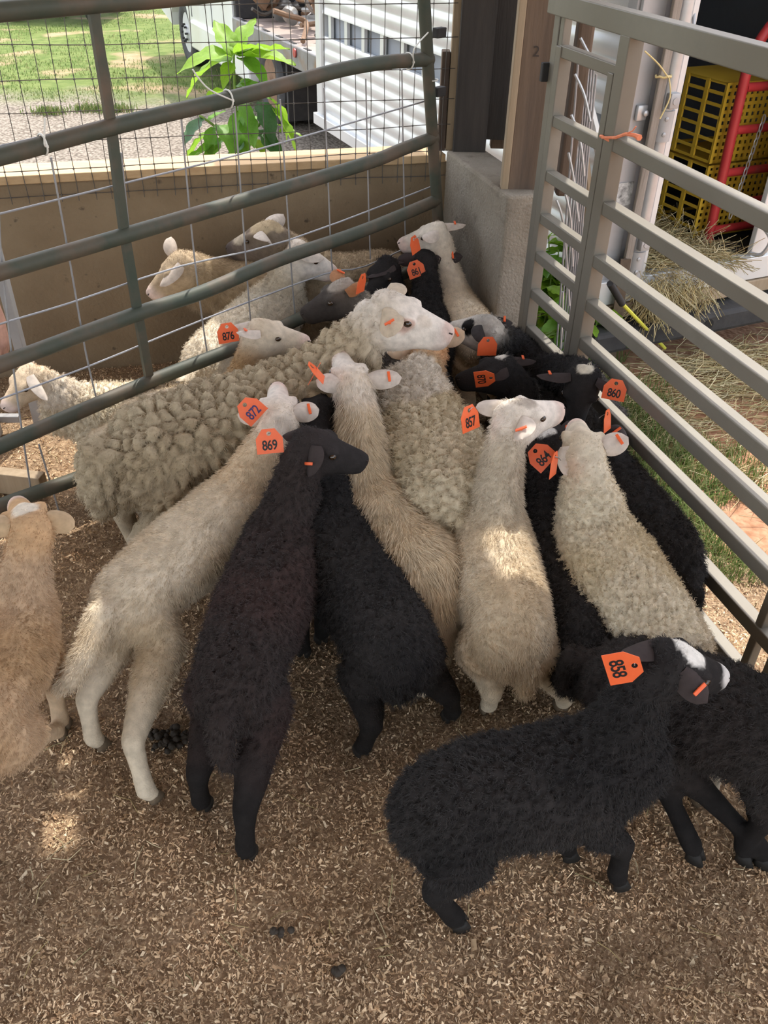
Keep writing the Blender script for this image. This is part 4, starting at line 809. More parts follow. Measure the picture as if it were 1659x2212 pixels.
def sheep(label, T, W, P, N, s=1.0, fat=1.0, L=None, coat='fuzzy', nh=1.0, base=(.62, .53, .40), base2=None, face=None, leg=None, neck=None, ear=None, ear_in=(.62, .42, .34), patches=(), feet={}, tail=None, tail_c=None, ears=None, tagn=None, stud=None, hlen=None, neck_r=1.0, droop=.05, muzzle=None, hr=0.0, vox=.0095, tail_r=1.0, ear_len=1.0, head_s=1.0, hairlen=1.0):
    global NSHEEP
    NSHEEP += 1; seed = NSHEEP*3.7; rng = np.random.default_rng(100+NSHEEP)
    T, W, P, N = pt(T), pt(W), pt(P), pt(N)
    base2 = base2 or tuple(c*.86 for c in base); face = face or base; leg = leg or face; neck = neck or base; ear = ear or face
    dh = Vector((W.x-T.x, W.y-T.y, 0)); dh.normalize()
    if L: T = Vector((W.x-dh.x*L, W.y-dh.y*L, T.z))
    d = W-T; BL = d.length; dn = d.normalized(); side = dh.cross(ZV).normalized()      # side = animal's right
    U = (ZV - dn*ZV.dot(dn)).normalized(); k = s*fat
    root_loc = Vector(((T.x+W.x)/2, (T.y+W.y)/2, 0))
    root = thing('sheep', label, 'sheep', root_loc, 'sheep of the penned flock')
    mb = MB(); segs = []
    # --- torso
    prof = [(-.14, -.085, .040, .055), (-.08, -.04, .080, .092), (.04, -.004, .104, .118), (.22, .004, .110, .124), (.5, -.004, .120, .131), (.76, -.006, .117, .132), (.95, 0, .102, .130), (1.1, -.022, .080, .112), (1.2, -.06, .045, .072)]
    st = []
    for f, dz, hw, hh in prof:
        x = f*BL if 0 <= f <= 1 else (f*.5*s if f < 0 else BL+(f-1)*.5*s)
        c = T + dn*x + U*(dz*s) - U*(hh*s*.86)
        st.append((c, side, U, hw*k, hh*s*(.40+.46*fat)))
    mb.loft(st, 20)
    for a, b in zip(st[:-1], st[1:]): segs.append((a[0], b[0], (a[3]+a[4])/2, (b[3]+b[4])/2, 'T'))
    # --- head
    h = (N-P).normalized(); u = (ZV - h*ZV.dot(h))
    if u.length < .25: u = -dh - h*(-dh).dot(h)
    u.normalize()
    if hr: u = Matrix.Rotation(hr, 3, h) @ u
    hs_ = h.cross(u).normalized(); hl = (hlen or .185*s*head_s); ks = s*head_s
    hp = [(-.14, .038, .046, -.012), (0, .054, .058, 0), (.18, .060, .068, .005), (.36, .058, .070, .003), (.5, .044, .060, -.002), (.64, .037, .050, -.003), (.78, .0335, .043, -.005), (.90, .0325, .039, -.006), (.985, .027, .032, -.010), (1.03, .015, .019, -.017)]
    hst = []
    for f, ra, rb, dz in hp: hst.append((P + h*(f*hl) + u*(dz*ks) - u*(rb*ks), hs_, u, ra*ks, rb*ks))
    mb.loft(hst, 18)
    for a, b in zip(hst[:-1], hst[1:]): segs.append((a[0], b[0], (a[3]+a[4])/2, (b[3]+b[4])/2, 'H'))
    for sg in (-1, 1):      # brow and cheek
        ec = P + h*(.38*hl) - u*(.020*ks) + hs_*(sg*.046*ks)
        mb.lathe(ec-h*.02*ks, h, [(.001, -.012*ks), (.012*ks, 0), (.016*ks, .018*ks), (.012*ks, .036*ks), (.001, .046*ks)], 10)
    # --- neck
    n0 = W - dn*(.05*s) - U*(.100*s); n3 = P - u*(.058*ks) + h*(.06*hl)
    n1 = n0.lerp(n3, .38) + dh*(.015*s) ; n2 = n0.lerp(n3, .72) + dh*(.005*s)
    nst = []
    nr = [(.082, .100), (.066*neck_r, .082*neck_r), (.054*neck_r, .064*neck_r), (.047, .055)]
    pts = [n0, n1, n2, n3]
    for i, c in enumerate(pts):
        t = (pts[min(i+1, 3)]-pts[max(i-1, 0)]).normalized(); sd_ = t.cross(dh*(-1)) if abs(t.z) > .93 else t.cross(ZV)
        sd_.normalize()
        if sd_.dot(side) < 0: sd_ = -sd_
        nst.append((c, sd_, sd_.cross(t).normalized(), nr[i][0]*(k if i < 2 else ks), nr[i][1]*(s if i < 2 else ks)))
    mb.loft(nst, 16)
    for a, b in zip(nst[:-1], nst[1:]): segs.append((a[0], b[0], (a[3]+a[4])/2, (b[3]+b[4])/2, 'N'))
    # --- legs
    fpos = {}
    for nm, sg, hind in (('hl', -1, 1), ('hr', 1, 1), ('fl', -1, 0), ('fr', 1, 0)):
        if hind: j = T + dn*(.07*BL) + side*(sg*.060*k) - ZV*(.135*s); f0 = Vector((j.x, j.y, 0)) - dh*.03*s + side*(sg*.008*s)
        else: j = W - dn*(.10*BL) + side*(sg*.050*k) - ZV*(.165*s); f0 = Vector((j.x, j.y, 0)) + dh*.0*s
        ft = at(*feet[nm], 0.0) if nm in feet and not isinstance(feet[nm], Vector) else (feet[nm] if nm in feet else f0)
        ft = Vector((ft.x, ft.y, 0)); fpos[nm] = ft
        if hind:
            hock = Vector((ft.x*.72+j.x*.28, ft.y*.72+j.y*.28, .150*s)) - dh*.045*s
            stif = Vector((ft.x*.2+j.x*.8, ft.y*.2+j.y*.8, j.z*.74)) + dh*.055*s
            gas = hock.lerp(stif, .42) - dh*.006*s
            fet = Vector((ft.x, ft.y, .046*s)) - dh*.010*s
            can = fet.lerp(hock, .5)
            pp = [j, stif, gas, hock, can, fet, ft + ZV*.022*s + dh*.006*s]; rr = [.074, .066, .044, .0310, .0240, .0265, .0235]
        else:
            kn = Vector((ft.x*.75+j.x*.25, ft.y*.75+j.y*.25, .165*s)) + dh*.012*s
            el = Vector((ft.x*.3+j.x*.7, ft.y*.3+j.y*.7, j.z*.74)) - dh*.02*s
            fa = el.lerp(kn, .6); fet = Vector((ft.x, ft.y, .046*s)) - dh*.006*s; can = fet.lerp(kn, .5)
            pp = [j, el, fa, kn, can, fet, ft + ZV*.022*s + dh*.006*s]; rr = [.060, .048, .034, .0290, .0230, .0255, .0230]
        mb.tube(pp, [r*s for r in rr], 12)
        for i in range(len(pp)-1): segs.append((pp[i], pp[i+1], rr[i]*s, rr[i+1]*s, 'L' if i >= 2 else 'U'))
    # --- tail
    tb = T - dn*(.075*s) - U*(.075*s)
    if tail is None: tp = [tb + dn*.05*s, tb - dh*.035*s - ZV*.02*s, tb - dh*.045*s - ZV*.09*s, tb - dh*.04*s - ZV*.165*s]
    else: tp = [tb + dn*.05*s] + [pt(q) for q in tail]
    tn = len(tp); trr = [s*tail_r*(.030 + .004*math.sin(PI*i/(tn-1)) - .016*(i/(tn-1))**3) for i in range(tn)]
    mb.tube(tp, trr, 10)
    for i in range(tn-1): segs.append((tp[i], tp[i+1], trr[i], trr[i+1], 'Q'))
    # --- one continuous skin
    me0 = mb.mesh('body'); ob = bpy.data.objects.new('tmp', me0); COL.objects.link(ob)
    rm = ob.modifiers.new('r', 'REMESH'); rm.mode = 'VOXEL'; rm.voxel_size = vox*max(.9, s**.5)
    sm = ob.modifiers.new('s', 'SMOOTH'); sm.factor = .5; sm.iterations = 5
    bpy.context.view_layer.update()
    me = bpy.data.meshes.new_from_object(ob.evaluated_get(bpy.context.evaluated_depsgraph_get()))
    bpy.data.objects.remove(ob); bpy.data.meshes.remove(me0)
    nv = len(me.vertices); V = np.empty(nv*3); me.vertices.foreach_get('co', V); V = V.reshape(-1, 3)
    # --- regions
    D = {c: np.full(nv, 9.0) for c in 'THNLUQ'}
    for a, b, ra, rb, c in segs:
        dd, _ = seg_dist(V, a, b, ra, rb); D[c] = np.minimum(D[c], dd)
    keys = list('THNLUQ'); A = np.stack([D[c] for c in keys], 1); A = np.exp(-(A-A.min(1, keepdims=True))/(.014*s)); A /= A.sum(1, keepdims=True)
    R = {c: A[:, i] for i, c in enumerate(keys)}
    hf = ((V-np.array(P))@np.array(h))/hl                                 # along the head, 0 poll .. 1 nose
    hu = (V-np.array(P))@np.array(u)
    face_w = R['H']*smooth01((hf-.02)/.16)
    CT = COATS[coat]
    wool = np.clip(R['T']+R['N']*.9+R['Q']*.8+R['U']*.75+R['H']*.45*(1-smooth01((hf+.02)/.25)), 0, 1)
    low = R['L']
    # --- colour
    nz = hash3(V, 5.0, seed); nz2 = hash3(V, 18.0, seed+9)
    mixv = smooth01(.5+nz*.9+nz2*.35)
    C = np.array(base)[None]*(1-mixv[:, None]) + np.array(base2)[None]*mixv[:, None]
    def mixc(Wt, c):
        nonlocal C
        C = C*(1-Wt[:, None]) + np.array(c)[None]*Wt[:, None]
    mixc(R['N'], neck); mixc(np.clip(R['H'], 0, 1), face); mixc(low, leg)
    if tail_c: mixc(R['Q'], tail_c)
    if muzzle: mixc(R['H']*smooth01((hf-.72)/.2), muzzle)
    for pa in patches:
        if pa[0] == 'H': c = np.array(P + h*(pa[1]*hl) + u*(pa[2]*ks) + hs_*(pa[3]*ks)); r, col_ = pa[4]*ks, pa[5]
        elif pa[0] == 'B': c = np.array(T + dn*(pa[1]*BL) + U*(pa[2]*s) + side*(pa[3]*s)); r, col_ = pa[4]*s, pa[5]
        else: c = np.array(pt(pa[1])); r, col_ = pa[2], pa[3]
        dd = np.linalg.norm(V-c, axis=1) + nz2*r*.35
        mixc(smooth01((r-dd)/(r*.22)+.5), col_)
    # --- lumps of the fleece
    me.calc_loop_triangles()
    Nn = np.empty(nv*3); me.vertices.foreach_get('normal', Nn); Nn = Nn.reshape(-1, 3)
    wl = np.clip(R['T']+R['N']+R['Q']*.5+R['U']*.5, 0, 1)*(1-face_w)
    if CT['lump'] > 0:
        lc = CT['lcell']*(s**.4); off = np.zeros(nv)
        idx = np.where(wl > .05)[0]
        for i in idx:
            p = Vector((V[i, 0]/lc+seed, V[i, 1]/lc, V[i, 2]/lc*(.62)))
            dl, _ = noise.voronoi(p); off[i] = min(1.0, (dl[1]-dl[0])*1.9)
        off = (np.sqrt(np.clip(off, 0, 1))-.55)*CT['lump']*(s**.5)
        V = V + Nn*(off*wl)[:, None]
        V = V + Nn*(hash3(V, 9.0, seed)*.006*s*wl)[:, None]
    org = np.array(root_loc)
    me.vertices.foreach_set('co', (V-org).ravel().astype(np.float32)); me.update()
    vcol(me, np.clip(C, 0, 1)); me.materials.clear(); me.materials.append(M_COAT); me.shade_smooth(); me.name = 'body'
    body = link('body', me, root)
    # --- fleece fibres
    nt_ = len(me.loop_triangles); tri = np.empty(nt_*3, dtype=np.int32); me.loop_triangles.foreach_get('vertices', tri); tri = tri.reshape(-1, 3)
    me.vertices.foreach_get('normal', Nn.ravel()); NN = np.empty(nv*3); me.vertices.foreach_get('normal', NN); NN = NN.reshape(-1, 3)
    e1_ = V[tri[:, 1]]-V[tri[:, 0]]; e2_ = V[tri[:, 2]]-V[tri[:, 0]]; ar = np.linalg.norm(np.cross(e1_, e2_), axis=1)/2
    hlv = np.clip(wool + .16*low + .18*face_w*(1-smooth01((hf-.45)/.3)), 0, 1)
    wt = ar*np.clip(hlv[tri].mean(1), .1, 1); cum = np.cumsum(wt); n = int(CT['n']*nh)
    ti = np.searchsorted(cum, rng.random(n)*cum[-1]); ti = np.clip(ti, 0, nt_-1)
    a = rng.random(n); b = rng.random(n); fl = a+b > 1; a[fl] = 1-a[fl]; b[fl] = 1-b[fl]; c0 = 1-a-b
    def ip(X): return X[tri[ti, 0]]*c0[:, None]+X[tri[ti, 1]]*a[:, None]+X[tri[ti, 2]]*b[:, None]
    RP = ip(V); RN = ip(NN); RN /= np.linalg.norm(RN, axis=1, keepdims=True)+1e-9; RC = ip(C); RL = ip(hlv[:, None])[:, 0]; RLow = ip((low+face_w)[:, None])[:, 0]
    ln = CT['len']*(s**.5)*hairlen*np.clip(RL, .14, 1)*rng.uniform(.7, 1.25, n)
    back = np.array(-dh*.85 - ZV*.55); fd = np.broadcast_to(back, (n, 3)).copy()
    hw_ = ip(R['H'][:, None]); nw_ = ip(R['N'][:, None])
    fd = fd*(1-hw_-nw_*.7)+np.array(-h)*hw_*1.2 + np.array((n0-n3).normalized())*nw_*.7
    fd = fd - RN*(fd*RN).sum(1, keepdims=True); fd /= np.linalg.norm(fd, axis=1, keepdims=True)+1e-6
    lx = np.cross(RN, fd)
    sw = np.array([noise.noise(Vector(p)*14) for p in RP])[:, None]
    dirv = RN*CT['lift'] + (fd + lx*sw*.9)*CT['flow'] + rng.normal(0, .12, (n, 3))
    dirv /= np.linalg.norm(dirv, axis=1, keepdims=True)
    cell = CT['cell']*(s**.4); tgt = np.empty((n, 3))
    for i in range(n):
        p = RP[i]; _, vp = noise.voronoi(Vector((p[0]/cell+seed, p[1]/cell, p[2]/cell*.8)), exponent=2.5)
        q = vp[0]; tgt[i] = ((q.x-seed)*cell, q.y*cell, q.z*cell/.8)
    K = 5; tt = np.linspace(0, 1, K); ph = rng.uniform(0, 2*PI, n); curl = CT['cr']*(1-.8*np.clip(RLow, 0, 1))*np.clip(RL, .1, 1); cl = CT['clump']*(1-np.clip(RLow, 0, .9))
    PTS = np.empty((n, K, 3)); tip = tgt + RN*ln[:, None]*1.15
    dt = tip-(RP+dirv*ln[:, None]); dl_ = np.linalg.norm(dt, axis=1, keepdims=True); mxl = cell*.9; dt *= np.minimum(1, mxl/(dl_+1e-9))
    for j, t_ in enumerate(tt):
        q = RP - RN*.001 + dirv*(ln*t_)[:, None] + np.array((0, 0, -1.0))*(ln*CT['grav']*t_*t_)[:, None] + dt*(cl*t_**1.3)[:, None]
        an = ph + t_*CT['ct']*2*PI
        q += (lx*np.cos(an)[:, None] + fd*np.sin(an)[:, None])*(curl*t_)[:, None]
        PTS[:, j] = q
    hc = bpy.data.hair_curves.new('fleece'); hc.add_curves([K]*n)
    hc.attributes['position'].data.foreach_set('vector', (PTS-org).astype(np.float32).ravel())
    rr_ = hc.attributes.get('radius') or hc.attributes.new('radius', 'FLOAT', 'POINT')
    rad = CT['rad']*(s**.3)*np.array([1, .95, .8, .55, .2]); rr_.data.foreach_set('value', np.tile(rad, n).astype(np.float32))
    ca = hc.attributes.new('col', 'FLOAT_COLOR', 'CURVE'); cv = np.clip(RC*rng.uniform(.86, 1.22, n)[:, None], 0, 1)
    ca.data.foreach_set('color', np.c_[cv, np.ones(n)].astype(np.float32).ravel())
    hc.materials.append(M_HAIR); fo = link('fleece', hc, root); tag(fo, kind='stuff')
    # --- hooves
    yaw = math.atan2(-dh.x, dh.y)
    for nm in ('hl', 'hr', 'fl', 'fr'):
        o = link('hoof', HOOFB if leg[0] < .03 else HOOFME, root, fpos[nm]-root_loc); o.rotation_euler = (0, 0, yaw); o.scale = (s*.84, s*.84, s*.9)
    # --- eyes
    for sg in (-1, 1):
        ec = P + h*(.41*hl) - u*(.027*ks) + hs_*(sg*.0555*ks); nrm = (hs_*sg + h*.25 + u*.1).normalized()
        o = link('eye', EYEME, root, ec-root_loc); o.rotation_euler = nrm.to_track_quat('Z', 'Y').to_euler(); o.scale = (ks*.95, ks*.8, ks*.7)
        no = MB(); npos = P + h*(.975*hl) - u*(.022*ks) + hs_*(sg*.013*ks)
        no.tube([npos - hs_*sg*.006*ks + h*.004*ks - u*.006*ks, npos + h*.002*ks, npos + hs_*sg*.007*ks - h*.004*ks + u*.003*ks], [.0012*ks, .0036*ks, .0012*ks], 8)
        no.build('nostril', M_NOSE, root, True, root_loc)
    mo = MB(); mo.tube([P + h*(x*hl) - u*(y*ks) + hs_*(z_*ks) for x, y, z_ in ((.72, .062, -.031), (.86, .052, -.026), (.97, .052, -.010), (.99, .052, 0), (.97, .052, .010), (.86, .052, .026), (.72, .062, .031))], .0018*ks, 6)
    mo.build('mouth', M_NOSE, root, True, root_loc)
    # --- ears
    tips = []
    for i, sg in enumerate((-1, 1)):
        eb = P + h*(.06*hl) - u*(.024*ks) + hs_*(sg*.044*ks)
        ed = (hs_*sg - h*.25 - ZV*droop + u*.08).normalized(); EL = .105*ks*ear_len
        if ears and ears[i]:
            q = ears[i]; tipw = at_depth(q[0], q[1], eb + CAM*0 + (_fw*(q[2] if len(q) > 2 else 0))); vv = tipw-eb; EL = min(max(vv.length, .075*ks), .125*ks*ear_len); ed = vv.normalized()
        fn = (h*.75 - ZV*.85); fn = (fn - ed*fn.dot(ed)).normalized(); wd = ed.cross(fn).normalized()
        m = MB(); nu, nw = 10, 7; Vv = []; cc = []
        for layer in (0, 1):
            for a_ in range(nu):
                t_ = a_/(nu-1); wdt = .0315*ks*(math.sin(PI*min(1, (.14+.86*t_**1.0)))**.5 if t_ < 1 else 0)+.0015*ks
                for b_ in range(nw):
                    v_ = -1+2*b_/(nw-1)
                    p = eb + ed*(EL*t_) - ZV*(.012*ks*t_*t_) + wd*(wdt*v_*.96) + fn*(wdt*.8*v_*v_*(1-.6*t_)) - fn*(0 if layer else .0035*ks*(1-.5*abs(v_)))
                    Vv.append(p); cc.append(ear if layer == 0 else tuple(.45*x+.55*y for x, y in zip(ear, ear_in)))
        g = nu*nw; F = []
        for a_ in range(nu-1):
            for b_ in range(nw-1):
                q = a_*nw+b_; F.append((q, q+1, q+nw+1, q+nw)); F.append((g+q, g+q+nw, g+q+nw+1, g+q+1))
        rim = [b_ for b_ in range(nw)]+[a_*nw+nw-1 for a_ in range(1, nu)]+[(nu-1)*nw+b_ for b_ in range(nw-2, -1, -1)]+[a_*nw for a_ in range(nu-2, 0, -1)]
        for q in range(len(rim)): r0, r1 = rim[q], rim[(q+1) % len(rim)]; F.append((r0, r1, g+r1, g+r0))
        m.add(Vv, F); eo = m.build('ear', M_EAR, root, True, root_loc); vcol(eo.data, np.array(cc)) if len(eo.data.vertices) == len(cc) else vcol(eo.data, np.tile(np.array(ear), (len(eo.data.vertices), 1)))
        tips.append((eb, ed, EL, fn, wd))
    # --- tag on the left ear, stud on the right
    if tagn:
        num, px, py, rot, yw = tagn[:5]; eb, ed, EL, fn, wd = tips[0]
        anchor = eb + ed*(EL*.78)
        ctr = at_depth(px, py, anchor - (_fw*.055) + (_fw*(tagn[5] if len(tagn) > 5 else 0)))
        if ctr.z < .1: ctr.z = .1
        v = (CAM-ctr).normalized(); v = (v*1.0 - ZV*.25).normalized(); r_ = ZV.cross(v).normalized(); up_ = v.cross(r_)
        Mx = Matrix((r_, up_, v)).transposed() @ Matrix.Rotation(math.radians(rot), 3, 'Z') @ Matrix.Rotation(math.radians(yw), 3, 'Y')
        to = link('ear_tag', TAGME, root, ctr-root_loc); to.rotation_euler = Mx.to_euler(); tag(to, 'orange plastic ear tag on a wire ring')
        if num:
            tx = link('tag_number', text_mesh(num, M_INK2 if num == '872' else M_INK), to, (0, -.012, .0012)); tx['label'] = 'printed number %s on the ear tag' % num
        hole = ctr + Mx @ Vector((0, .021, 0))
        if (anchor-hole).length > .05: anchor = hole + (anchor-hole).normalized()*.03
        mid = (hole+anchor)/2 + v*.006 + ZV*.006
        rg = MB(); pth = [anchor - v*.004, anchor + v*.006 + ZV*.003, mid, hole + v*.004, hole - v*.004, (hole+anchor)/2 - v*.008]
        rg.tube(pth, .0011, 6); rg.build('tag_ring', M_WIRE, root, True, root_loc)
    if tagn or stud:
        eb, ed, EL, fn, wd = tips[1]; c = eb + ed*(EL*.62) + wd*(.006) - fn*.004*ks
        vdir = (CAM-c).normalized(); nn_ = fn if fn.dot(vdir) > 0 else -fn; c = eb + ed*(EL*.62) - ZV*.004 + nn_*(.006*ks)
        o = link('ear_stud', STUDME, root, c-root_loc); o.scale = (1.25, 1.4, 1.25); z_ = nn_; x_ = (wd - z_*wd.dot(z_)).normalized()
        o.rotation_euler = Matrix((x_, z_.cross(x_), z_)).transposed().to_euler(); tag(o, 'small orange clip on the right ear')
    return root
# ------------------------------------------------------------------ the flock, nearest rows last
WHT = (.70, .64, .55); CRM = (.60, .50, .36); TAN = (.42, .34, .23); BLK = (.020, .0185, .0185); BRN = (.028, .021, .020); GIN = (.42, .21, .085)
FW = (.74, .68, .62)
def black(**k):
    d = dict(base=BLK, base2=(.030, .027, .026), face=(.026, .024, .024), leg=(.017, .0155, .015), ear=(.055, .043, .042), ear_in=(.075, .055, .052), coat='black'); d.update(k); return d
def white(**k):
    d = dict(base=(.66, .57, .44), base2=(.56, .45, .31), face=FW, leg=(.60, .52, .40), ear=(.70, .62, .55), ear_in=(.70, .50, .42), muzzle=(.66, .52, .46)); d.update(k); return d
sheep('black lamb in the foreground, white cap on its head, orange tag 858', (910, 1690, .44), (1340, 1575, .50), (1462, 1392, .68), (1585, 1440, .58), **black(fat=1.05, feet=dict(hr=(985, 2000), fr=(1330, 1912), fl=(1222, 1850), hl=(1000, 1880)), ears=((1350, 1408, -.07), (1522, 1500)), tagn=('858', 1347, 1442, -62, 25), neck_r=1.0, tail=[(900, 1735, .33), (905, 1790, .26), (925, 1830, .22)], patches=[('H', .22, .004, .0, .040, (.72, .70, .66)), ('H', .95, -.03, 0, .034, (.66, .64, .62))], stud=(1546, 1494), nh=1.5, ear_len=1.05))
sheep('very dark brown lamb with black legs and orange tag 869', (490, 1440, .45), (610, 1090, .52), (672, 925, .70), (795, 975, .62), **black(base=(.036, .028, .026), base2=(.048, .031, .028), face=(.030, .027, .027), fat=1.02, feet=dict(hl=(440, 1745), hr=(536, 1850)), ears=((610, 935), (668, 1010)), tagn=('869', 582, 953, 2, 0), tail=[(480, 1560, .35), (478, 1620, .27), (490, 1668, .20)], stud=(693, 988), nh=1.5, neck_r=1.05))
sheep('cream lamb with a long swinging tail and orange tag 872', (240, 1255, .43), (520, 1010, .51), (601, 880, .67), (597, 780, .67), **white(coat='fuzzy', feet=dict(hl=(215, 1615), hr=(328, 1728)), ears=((527, 890), (668, 882)), tagn=('872', 541, 885, 44, 0), tail=[(215, 1330, .37), (185, 1410, .30), (150, 1470, .24), (120, 1490, .21)], tail_r=1.15, nh=1.4, head_s=1.0, ear_in=(.60, .46, .32), patches=[('B', 1.05, -.05, 0, .10, (.62, .49, .34))], neck=(.62, .49, .34)))
sheep('cream lamb with a dark-lined long neck and orange tag 857', (1120, 1335, .45), (1068, 1080, .53), (1105, 868, .77), (1208, 862, .74), **white(coat='fuzzy', feet=dict(hl=(1052, 1538), hr=(1212, 1530)), ears=((1030, 872), (1128, 925, -.03)), tagn=('857', 1015, 903, 12, 52), tail=[(1138, 1390, .36), (1138, 1450, .28), (1130, 1505, .20)], tail_r=1.25, nh=1.5, neck=(.52, .45, .35), neck_r=.95, patches=[('H', .25, .01, 0, .04, (.40, .35, .30))], stud=(1136, 913), fat=1.0))
sheep('black lamb squeezed behind the dark brown one, rump towards the floor', (872, 1370, .43), (712, 1080, .49), (690, 872, .60), (690, 815, .56), **black(feet=dict(hl=(782, 1628), hr=(972, 1555)), tagn=('', 680, 806, -30, 82), fat=1.08, nh=1.4, tail=[(868, 1430, .34), (860, 1480, .28), (850, 1520, .23)], tail_r=1.3))
sheep('white lamb with long wavy coat, nose raised, ears spread wide', (958, 1225, .45), (788, 1000, .51), (768, 812, .70), (720, 722, .72), **white(coat='long', base=(.64, .53, .38), base2=(.60, .45, .28), feet=dict(hr=(905, 1505)), ears=((688, 815), (868, 808)), tagn=('', 683, 803, 40, 84), tail=[(950, 1300, .36), (945, 1350, .30), (948, 1405, .23)], tail_c=(.58, .42, .26), nh=1.5, stud=(846, 795)))
sheep('black lamb with a white spot on its head and orange tag 864', (1320, 1388, .41), (1172, 1085, .47), (1192, 940, .57), (1200, 880, .52), **black(coat='black', fat=.80, ears=((1160, 972), (1240, 900)), tagn=('864', 1168, 985, 55, 15, -.10), feet=dict(hl=(1300, 1490), hr=(1360, 1470)), tail=[(1300, 1440, .33), (1292, 1485, .26)], nh=1.3, patches=[('H', .15, .0, -.02, .035, (.6, .58, .55)), ('Q', (1292, 1480, .26), .02, (.3, .24, .18))], stud=(1236, 897)))
sheep('cream curly-coated lamb pressed along the metal gate', (1480, 1385, .46), (1290, 1085, .53), (1272, 950, .68), (1240, 878, .64), **white(coat='curly', base=(.64, .57, .44), base2=(.56, .47, .32), s=1.05, fat=1.12, vox=.007, ears=((1232, 978), (1352, 940)), tagn=('', 1197, 1003, 2, 78), nh=1.5, face=(.66, .59, .48), neck_r=1.15, stud=(1322, 912), feet=dict(hr=(1512, 1735))))
sheep('tan lamb at the left edge with a white forehead', (-45, 1430, .45), (18, 1262, .49), (58, 1108, .66), (15, 1040, .60), L=.38, **white(s=.94, base=(.50, .35, .22), base2=(.44, .29, .16), face=(.56, .36, .20), leg=(.58, .44, .30), neck=(.50, .36, .24), ear=(.58, .42, .26), ear_in=(.56, .40, .26), coat='fuzzy', patches=[('H', .25, .01, 0, .04, (.74, .66, .55))], ears=((-40, 1120), (140, 1125)), feet=dict(hr=(128, 1595)), neck_r=.9))
sheep('black lamb cut off by the right edge, hind leg stretched back', (1575, 1490, .45), (1800, 1545, .50), (1900, 1420, .66), (1990, 1480, .56), L=.46, **black(feet=dict(hr=(1640, 1860), hl=(1492, 1850)), fat=1.12, base=(.034, .028, .026), nh=1.2, patches=[('Q', (1505, 1720, .05), .03, BLK)]))
# --- second row
sheep('big tan woolly ewe with a white face resting over the others', (270, 905, .59), (690, 768, .64), (838, 628, .88), (975, 695, .80), **white(s=1.42, fat=1.12, coat='locks', base=(.44, .37, .26), base2=(.35, .28, .185), face=(.74, .68, .62), leg=(.45, .38, .28), neck=(.45, .37, .26), ear=(.62, .52, .40), muzzle=(.62, .54, .50), ears=(None, (850, 712, -.05)), vox=.0085, hlen=.235, ear_len=.7, nh=1.5, stud=(871, 683), head_s=.92, tail=[(215, 985, .50), (212, 1050, .40), (225, 1110, .28)], tail_r=1.5, patches=[('H', .41, -.035, .056, .022, (.60, .44, .38)), ('H', .98, -.03, 0, .03, (.60, .47, .42)), ('H', .60, -.01, .03, .02, (.62, .55, .48))]))
sheep('woolly cream ewe lamb in the middle with ginger head', (1000, 1035, .56), (892, 800, .62), (930, 722, .64), (885, 700, .60), **white(s=1.15, fat=1.18, vox=.008, coat='wool', base=(.56, .48, .35), base2=(.46, .38, .25), neck=(.45, .30, .17), face=(.50, .24, .10), ear=(.62, .46, .32), ears=(None, (985, 718)), nh=1.5, stud=(956, 711), patches=[('B', .95, 0, 0, .12, (.62, .55, .46))]))
sheep('black sheep facing the camera, cream forehead, orange tag 860', (1135, 722, .43), (1205, 772, .47), (1262, 806, .62), (1240, 920, .46), L=.37, **black(ears=((1322, 832), (1160, 805)), tagn=('860', 1328, 842, -2, 0), patches=[('H', -.14, -.008, 0, .036, (.66, .60, .50))], coat='black', stud=(1183, 811)))
sheep('black sheep with a white crown, lying in the crush, orange tag 870', (1190, 905, .42), (1150, 835, .46), (1092, 768, .57), (1000, 800, .52), L=.42, **black(ears=((1062, 805), (1168, 775)), tagn=('870', 1047, 818, -78, 30), patches=[('H', .06, .006, .01, .022, (.66, .62, .56))], stud=(1147, 770)))
sheep('black lamb between the curly lamb and the gate, head hidden', (1408, 1095, .42), (1330, 975, .46), (1322, 935, .50), (1318, 905, .40), L=.42, **black(tagn=('', 1312, 908, 10, 76), ears=(None, (1322, 915))))
sheep('speckled white-faced sheep with black eye patch and one spotted ear', (1150, 760, .43), (1105, 715, .48), (1052, 680, .60), (965, 692, .54), L=.42, **black(face=(.64, .60, .54), ear=(.05, .045, .045), ears=((1040, 728, -.03), (1108, 692)), tagn=('', 1053, 748, 0, 20), patches=[('H', .36, -.02, -.045, .030, (.015, .014, .014)), ('H', .95, -.03, 0, .03, (.03, .025, .025))], stud=(1095, 692)))
sheep('black-headed sheep facing away with orange tag 861', (915, 740, .44), (925, 640, .50), (920, 543, .64), (908, 480, .58), L=.44, **black(ears=((878, 555), (1000, 548)), tagn=('861', 898, 581, 20, 10), stud=(986, 544)))
sheep('cream sheep with white face and brown ear against the concrete pier', (1050, 712, .45), (975, 600, .52), (945, 478, .74), (872, 507, .68), **white(coat='short', ears=((915, 512, -.03), (1012, 480)), ear_in=(.45, .3, .2), tagn=('', 896, 528, 15, 62, .03), neck=(.60, .52, .42), face=(.62, .57, .50)))
sheep('black sheep with drooping ear left of tag 861', (842, 720, .42), (848, 625, .47), (832, 556, .62), (800, 612, .54), L=.42, **black(ears=((788, 596), (880, 560)), droop=.5))
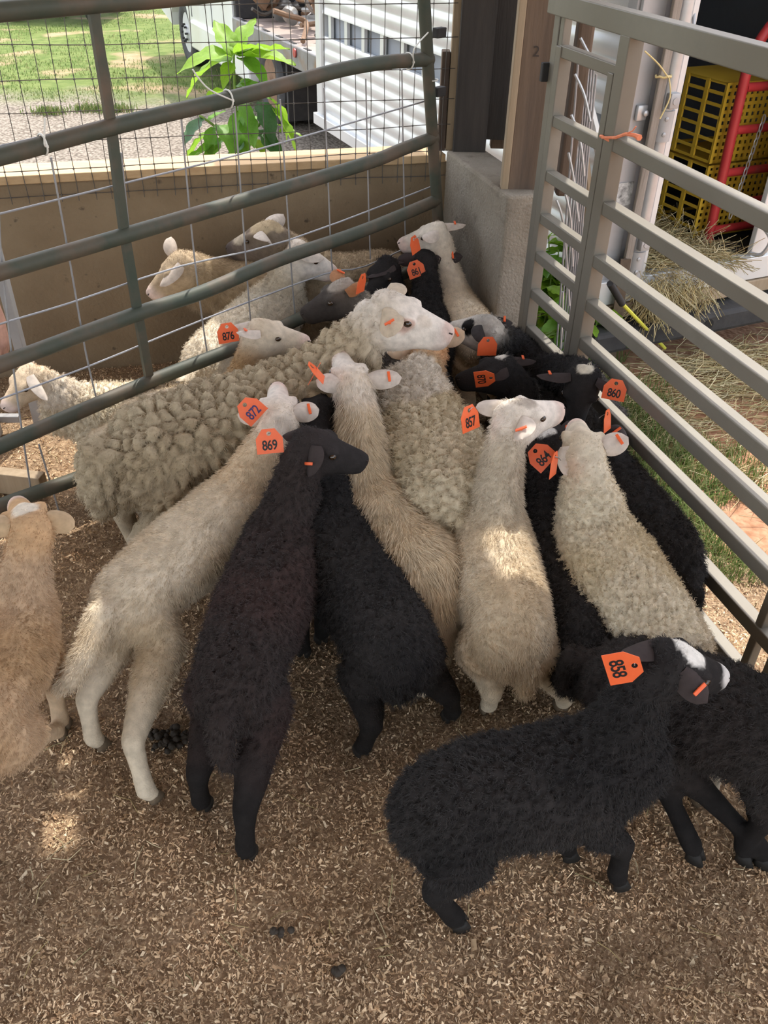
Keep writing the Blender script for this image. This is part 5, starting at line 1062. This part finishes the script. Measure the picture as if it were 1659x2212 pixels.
sheep('grey-mottled dark-faced sheep behind the big ewe', (850, 730, .50), (805, 660, .56), (738, 602, .72), (625, 678, .60), L=.44, **black(coat='curly', s=1.05, base=(.20, .17, .14), base2=(.08, .07, .065), face=(.055, .048, .044), neck=(.30, .26, .21), ear=(.40, .19, .09), patches=[('H', .0, .0, 0, .055, (.34, .30, .26)), ('H', .55, -.02, .03, .02, (.2, .17, .14))], tagn=('', 781, 612, -10, 66), ears=((778, 606), None)))
sheep('cream sheep facing right with folded-back ears, orange tag 876', (430, 850, .42), (535, 800, .48), (560, 688, .68), (672, 722, .62), L=.45, **white(coat='short', neck=(.42, .27, .14), ears=((480, 706), (510, 712, -.03)), tagn=('876', 492, 719, 4, 10, .03), stud=(566, 716), ear_len=1.15, face=(.60, .52, .42)))
# --- beyond the pipe gate
sheep('white sheep beyond the pipe gate turning its head away, white ear clip', (430, 748, .42), (600, 600, .52), (650, 518, .70), (712, 560, .61), **white(s=1.1, coat='curly', fat=1.1, base=(.70, .64, .52), base2=(.64, .56, .44), ears=((588, 512), (700, 552)), neck=(.60, .52, .40)))
sheep('tan sheep with mottled dark face standing along the concrete wall', (870, 545, .52), (685, 548, .58), (572, 476, .77), (480, 525, .66), **white(s=1.15, coat='curly', base=(.40, .32, .22), base2=(.34, .26, .17), face=(.15, .12, .10), neck=(.42, .33, .22), ear=(.60, .54, .48), ears=((575, 512, -.05), None), patches=[('H', .0, 0, 0, .06, (.44, .35, .23)), ('H', .6, 0, -.02, .03, (.42, .36, .28))], muzzle=(.08, .065, .06)))
sheep('tan sheep in the corner of the wall with pale ears, looking left', (560, 590, .48), (455, 560, .54), (375, 545, .66), (310, 625, .52), L=.50, **white(s=1.1, coat='fuzzy', base=(.42, .33, .22), base2=(.36, .27, .17), face=(.44, .34, .23), neck=(.44, .34, .22), ear=(.62, .54, .47), ears=((345, 612), (368, 505))))
sheep('white sheep beyond the pipe gate at the left, ruffled neck', (300, 838, .38), (140, 836, .40), (52, 790, .52), (-25, 905, .38), L=.44, **white(s=.88, coat='wool', base=(.70, .62, .48), base2=(.62, .52, .38), neck=(.68, .60, .50), face=(.60, .46, .32), ears=((100, 860), (60, 770)), leg=(.55, .44, .32)))
